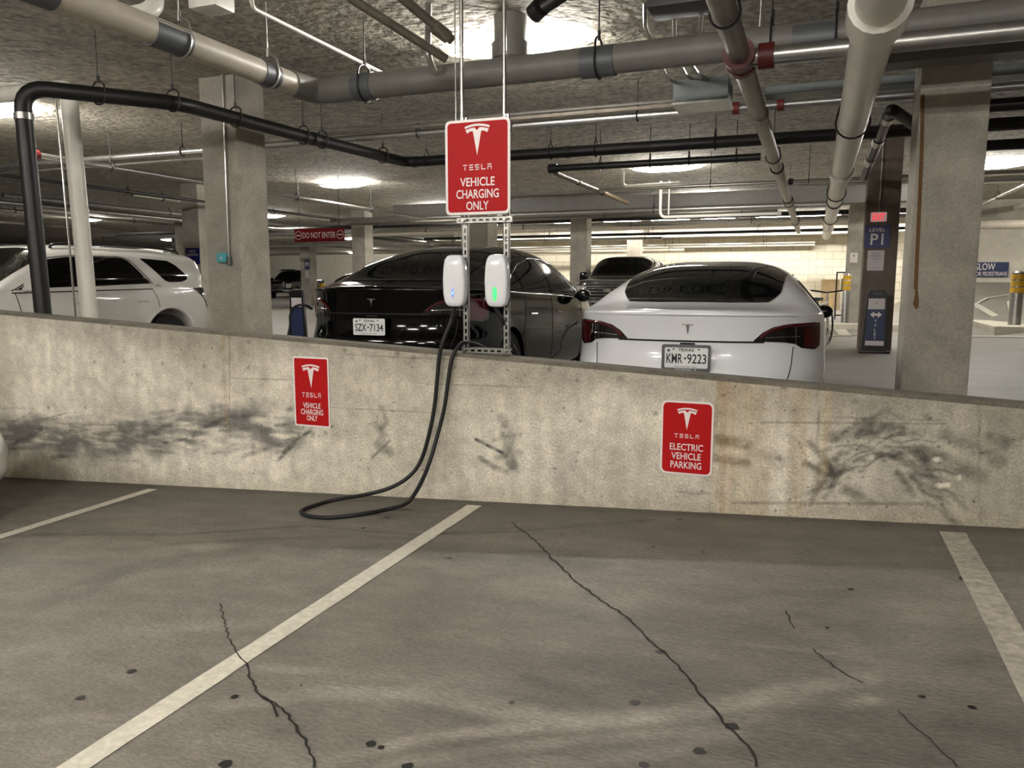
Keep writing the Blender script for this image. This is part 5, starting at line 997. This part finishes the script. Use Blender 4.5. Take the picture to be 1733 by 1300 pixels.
def pickup(name, label, loc, rz, paint, bright='chrome', group=None, lightbar=False, plate_no=None):
    t = thing(name, label, 'pickup', loc, rz, group)
    s = Shell(.45, ([-2.95, -1, 1.5, 2.95], [1.20, 1.20, 1.18, 1.12]),
              ([-2.95, -2.9, -1.0, -.95, -.90, -.6, .2, .95, 1.2, 1.72, 1.85, 2.5, 2.9, 2.95], [1.36, 1.40, 1.42, 1.43, 1.86, 1.91, 1.95, 1.90, 1.74, 1.34, 1.31, 1.27, 1.19, 1.15]),
              ([0, .1, .4, .7, 1], [.90, .95, .995, 1.0, .97]), ([0, .5, 1], [-2.92, -2.95, -2.93]), ([0, .3, .7, 1], [2.86, 2.95, 2.95, 2.90]),
              ([-2.95, 0, 2, 2.95], [1, 1, 1, .975]), .25, .42, 4, 3.2, ([-2.95, -1.0, -.85, 1, 1.8, 2.95], [8, 8, 4.2, 4.2, 5, 5]), ([-2.95, -1, -.85, 1, 1.8, 2.95], [3, 3, 2.2, 2.2, 2.4, 2.2]))
    s.body('body', paint, t, [(-1.75, .41, .5), (1.95, .41, .5)])
    fn = lambda x, z: s.front(x, z)
    panel('windscreen', 'car_glass', t, lambda y, u: s.top(y, u), lambda k: (.98+.70*k, -.84), lambda k: (.98+.70*k, .84), 14, 20, .006, .02, (0, .5, 1))
    gr = panel('grille', 'black_plastic', t, fn, curve2([(-.62, 1.10), (.62, 1.10)]), curve2([(-.56, .74), (.56, .74)]), 20, 6, .012, .02, (0, 1, 0))
    seam('grille_frame', bright, gr, lambda x, z: fn(x, z)+np.array([0, .014, 0]), [(-.60, 1.09), (.60, 1.09), (.62, 1.0), (.54, .76), (-.54, .76), (-.62, 1.0), (-.60, 1.09)], .024, 60)
    for z in (.86, .95, 1.03): seam('grille_bar', bright, gr, lambda x, z_: fn(x, z_)+np.array([0, .016, 0]), [(-.56, z), (.56, z)], .018, 20)
    for x in (-.3, 0, .3): seam('grille_bar', 'seam', gr, lambda x_, z_: fn(x_, z_)+np.array([0, .012, 0]), [(x, .78), (x, 1.08)], .012, 8)
    panel('bumper', bright, t, fn, curve2([(-1.12, .70), (1.12, .70)]), curve2([(-1.12, .53), (1.12, .53)]), 30, 4, .03, .03, (0, 1, 0))
    panel('intake', 'black_plastic', t, fn, curve2([(-.45, .64), (.45, .64)]), curve2([(-.4, .56), (.4, .56)]), 12, 3, .045, .03, (0, 1, 0))
    for sg in (-1, 1):
        F_ = lambda x, z, sg=sg: s.front(sg*x, z)
        hl = panel('head_lamp', 'lamp_clear', t, F_, curve2([(.66, 1.10), (.95, 1.10)]), curve2([(.66, .78), (.95, .82)]), 10, 6, .014, .02, (sg*.3, 1, 0))
        seam('amber_lens', 'lamp_amber', hl, lambda x, z: F_(x, z)+np.array([0, .016, 0]), [(.90, .88), (.90, 1.02)], .016, 8)
        panel('fog_lamp', 'lamp_clear', t, F_, curve2([(.62, .66), (.80, .66)]), curve2([(.62, .58), (.80, .58)]), 6, 3, .034, .03, (0, 1, 0))
        T_ = lambda y, h, sg=sg: s.toph(y, h, sg)
        panel('front_side_window', 'car_glass', t, T_, curve2([(1.30, .12), (.42, .12)]), curve2([(1.22, .22), (.90, .74), (.42, .78)]), 12, 6, .004, .02, (sg, 0, .3))
        panel('rear_side_window', 'car_glass', t, T_, curve2([(.36, .12), (-.62, .12)]), curve2([(.36, .78), (-.50, .76), (-.60, .66)]), 12, 6, .004, .02, (sg, 0, .3))
        b_ = s.toph(1.28, .18, sg); mb = MB(); mb.tube([(b_[0], 1.25, b_[2]), (b_[0]+sg*.14, 1.25, b_[2])], .03, 8); x0, x1 = sorted((b_[0]+sg*.10, b_[0]+sg*.30)); mb.box((x0, 1.19, b_[2]-.04), (x1, 1.30, b_[2]+.20), bev=.035); mb.build('mirror', 'gloss_black_plastic', t)
        for y in (-1.75, 1.95): wheel(t, sg*.97, y, .41, .27, sg, 'rim', 6)
        for y in (.40, -.64): seam('door_seam', 'seam', t, lambda y_, z, sg=sg: s.side(y_, z, sg), [(y, 1.15), (y, .5)], .005)
    if lightbar:
        mb = MB(); mb.box((-.5, .95, 1.96), (.5, 1.08, 2.06), bev=.02)
        for x in (-.4, .4): mb.box((x-.03, 1.0, 1.86), (x+.03, 1.05, 1.97))
        mb.build('light_bar', 'black_plastic', t); mb = MB(); mb.box((-.95, -.85, 1.95), (.95, .6, 2.0), bev=.015)
        for x in (-.8, .8):
            for y in (-.7, .45): mb.box((x-.02, y-.02, 1.85), (x+.02, y+.02, 1.96))
        mb.build('roof_rack', 'black_plastic', t)
    if plate_no: c = fn(0, .62); plate(t, (0, c[1]+.06, .62), 1, 'TEXAS', plate_no)
    mb = MB(); p_ = rrect(.22, .09, .044); mb.prism(p_, (0, fn(0, .95)[1]+.022, .95), Vector((-1, 0, 0)), EZ, 0, .015); mb.build('badge', bright, t)
    return t
suv('suv', 'white SUV parked behind the black and the white vertical pipes', (-9.98, 7.52, zfloor(-10, 7)), math.pi, 'paint_suv', 'parked cars')
pickup('pickup', 'dark grey pickup with a chrome grille, nose out between the black and the white sedan', (-5.22, 23.3, zfloor(-5, 22)-.10), math.pi, 'paint_grey', group='parked cars')
pickup('pickup', 'black pickup with a roof rack, far off right of the left column', (-34.3, 45.5, zfloor(-33, 42)-.1), math.pi+math.radians(12), 'paint_black', 'chrome', 'parked cars', True, ('JHT', '4052') if False else None)
pickup('pickup', 'white pickup half hidden behind the far black pickup', (-37.4, 49.5, zfloor(-33, 42)-.1), math.pi+math.radians(10), 'paint_white', 'chrome', 'parked cars')
sedan('car', 'pale sedan far behind the tail of the black sedan, nose out', (-17.6, 27.9, zfloor(-17, 27)), math.pi+math.radians(4), 'paint_pale', None, None, 'parked cars')
e = sedan('car', 'pale sedan on the near floor, only its front corner showing at the left edge', (-6.06, 1.62, FA+FB*-6.1+.012), 0, 'paint_white', None, None, 'parked cars'); e.rotation_euler = (0, -math.atan(FB), 0)
cable('black charging cable plugged in low beside the left tail lamp of the white sedan', [(-1.80, 5.75, .86, 0), (975, 546, 5.72), (960, 556, 5.7), (948, 578, 5.68), (938, 600, 5.65), (-2.25, 5.5, .3, 0), (-2.1, 5.35, .0, 0), (-1.75, 5.25, -.02, 0)], .012)
cable('black charging cable hooked into the left flank of the black sedan', [(528, 523, 6.6), (514, 516, 6.5), (498, 520, 6.5), (491, 534, 6.5), (490, 556, 6.5), (-5.05, 6.4, .3, 0), (-4.95, 6.2, .02, 0), (-4.4, 5.7, -.02, 0)], .012)
# floor sign beyond the tail of the black sedan
b = ay(500, 545, 9.6)
t = thing('valet_sign', 'blue and black floor sign left of the tail of the black sedan', 'sign', (b[0]-.05, 12.6, zfloor(b[0], 12.6))); t.location.x = ay(503, 545, 12.6)[0]
mb = MB(); mb.prism([(-.20, 0), (.20, 0), (.155, Hs-.08), (.12, Hs), (-.12, Hs), (-.155, Hs-.08)], (0, 0, .03), EX, EZ, -.06, 0); mb.build('frame', 'black_plastic', t)
mb = MB(); mb.box((-.24, -.12, 0), (.24, .16, .04), bev=.012); mb.build('base', 'black_plastic', t)
mb = MB(); mb.prism([(-.142, .12), (.142, .12), (.131, .66), (-.131, .66)], (0, 0, .03), EX, EZ, 0, .004); mb.build('blue_panel', 'sign_navy', t, 0)
mb = MB(); mb.box((-.12, -.004, .72), (.12, 0, .9)); mb.build('panel', 'sign_grey', t, 0)
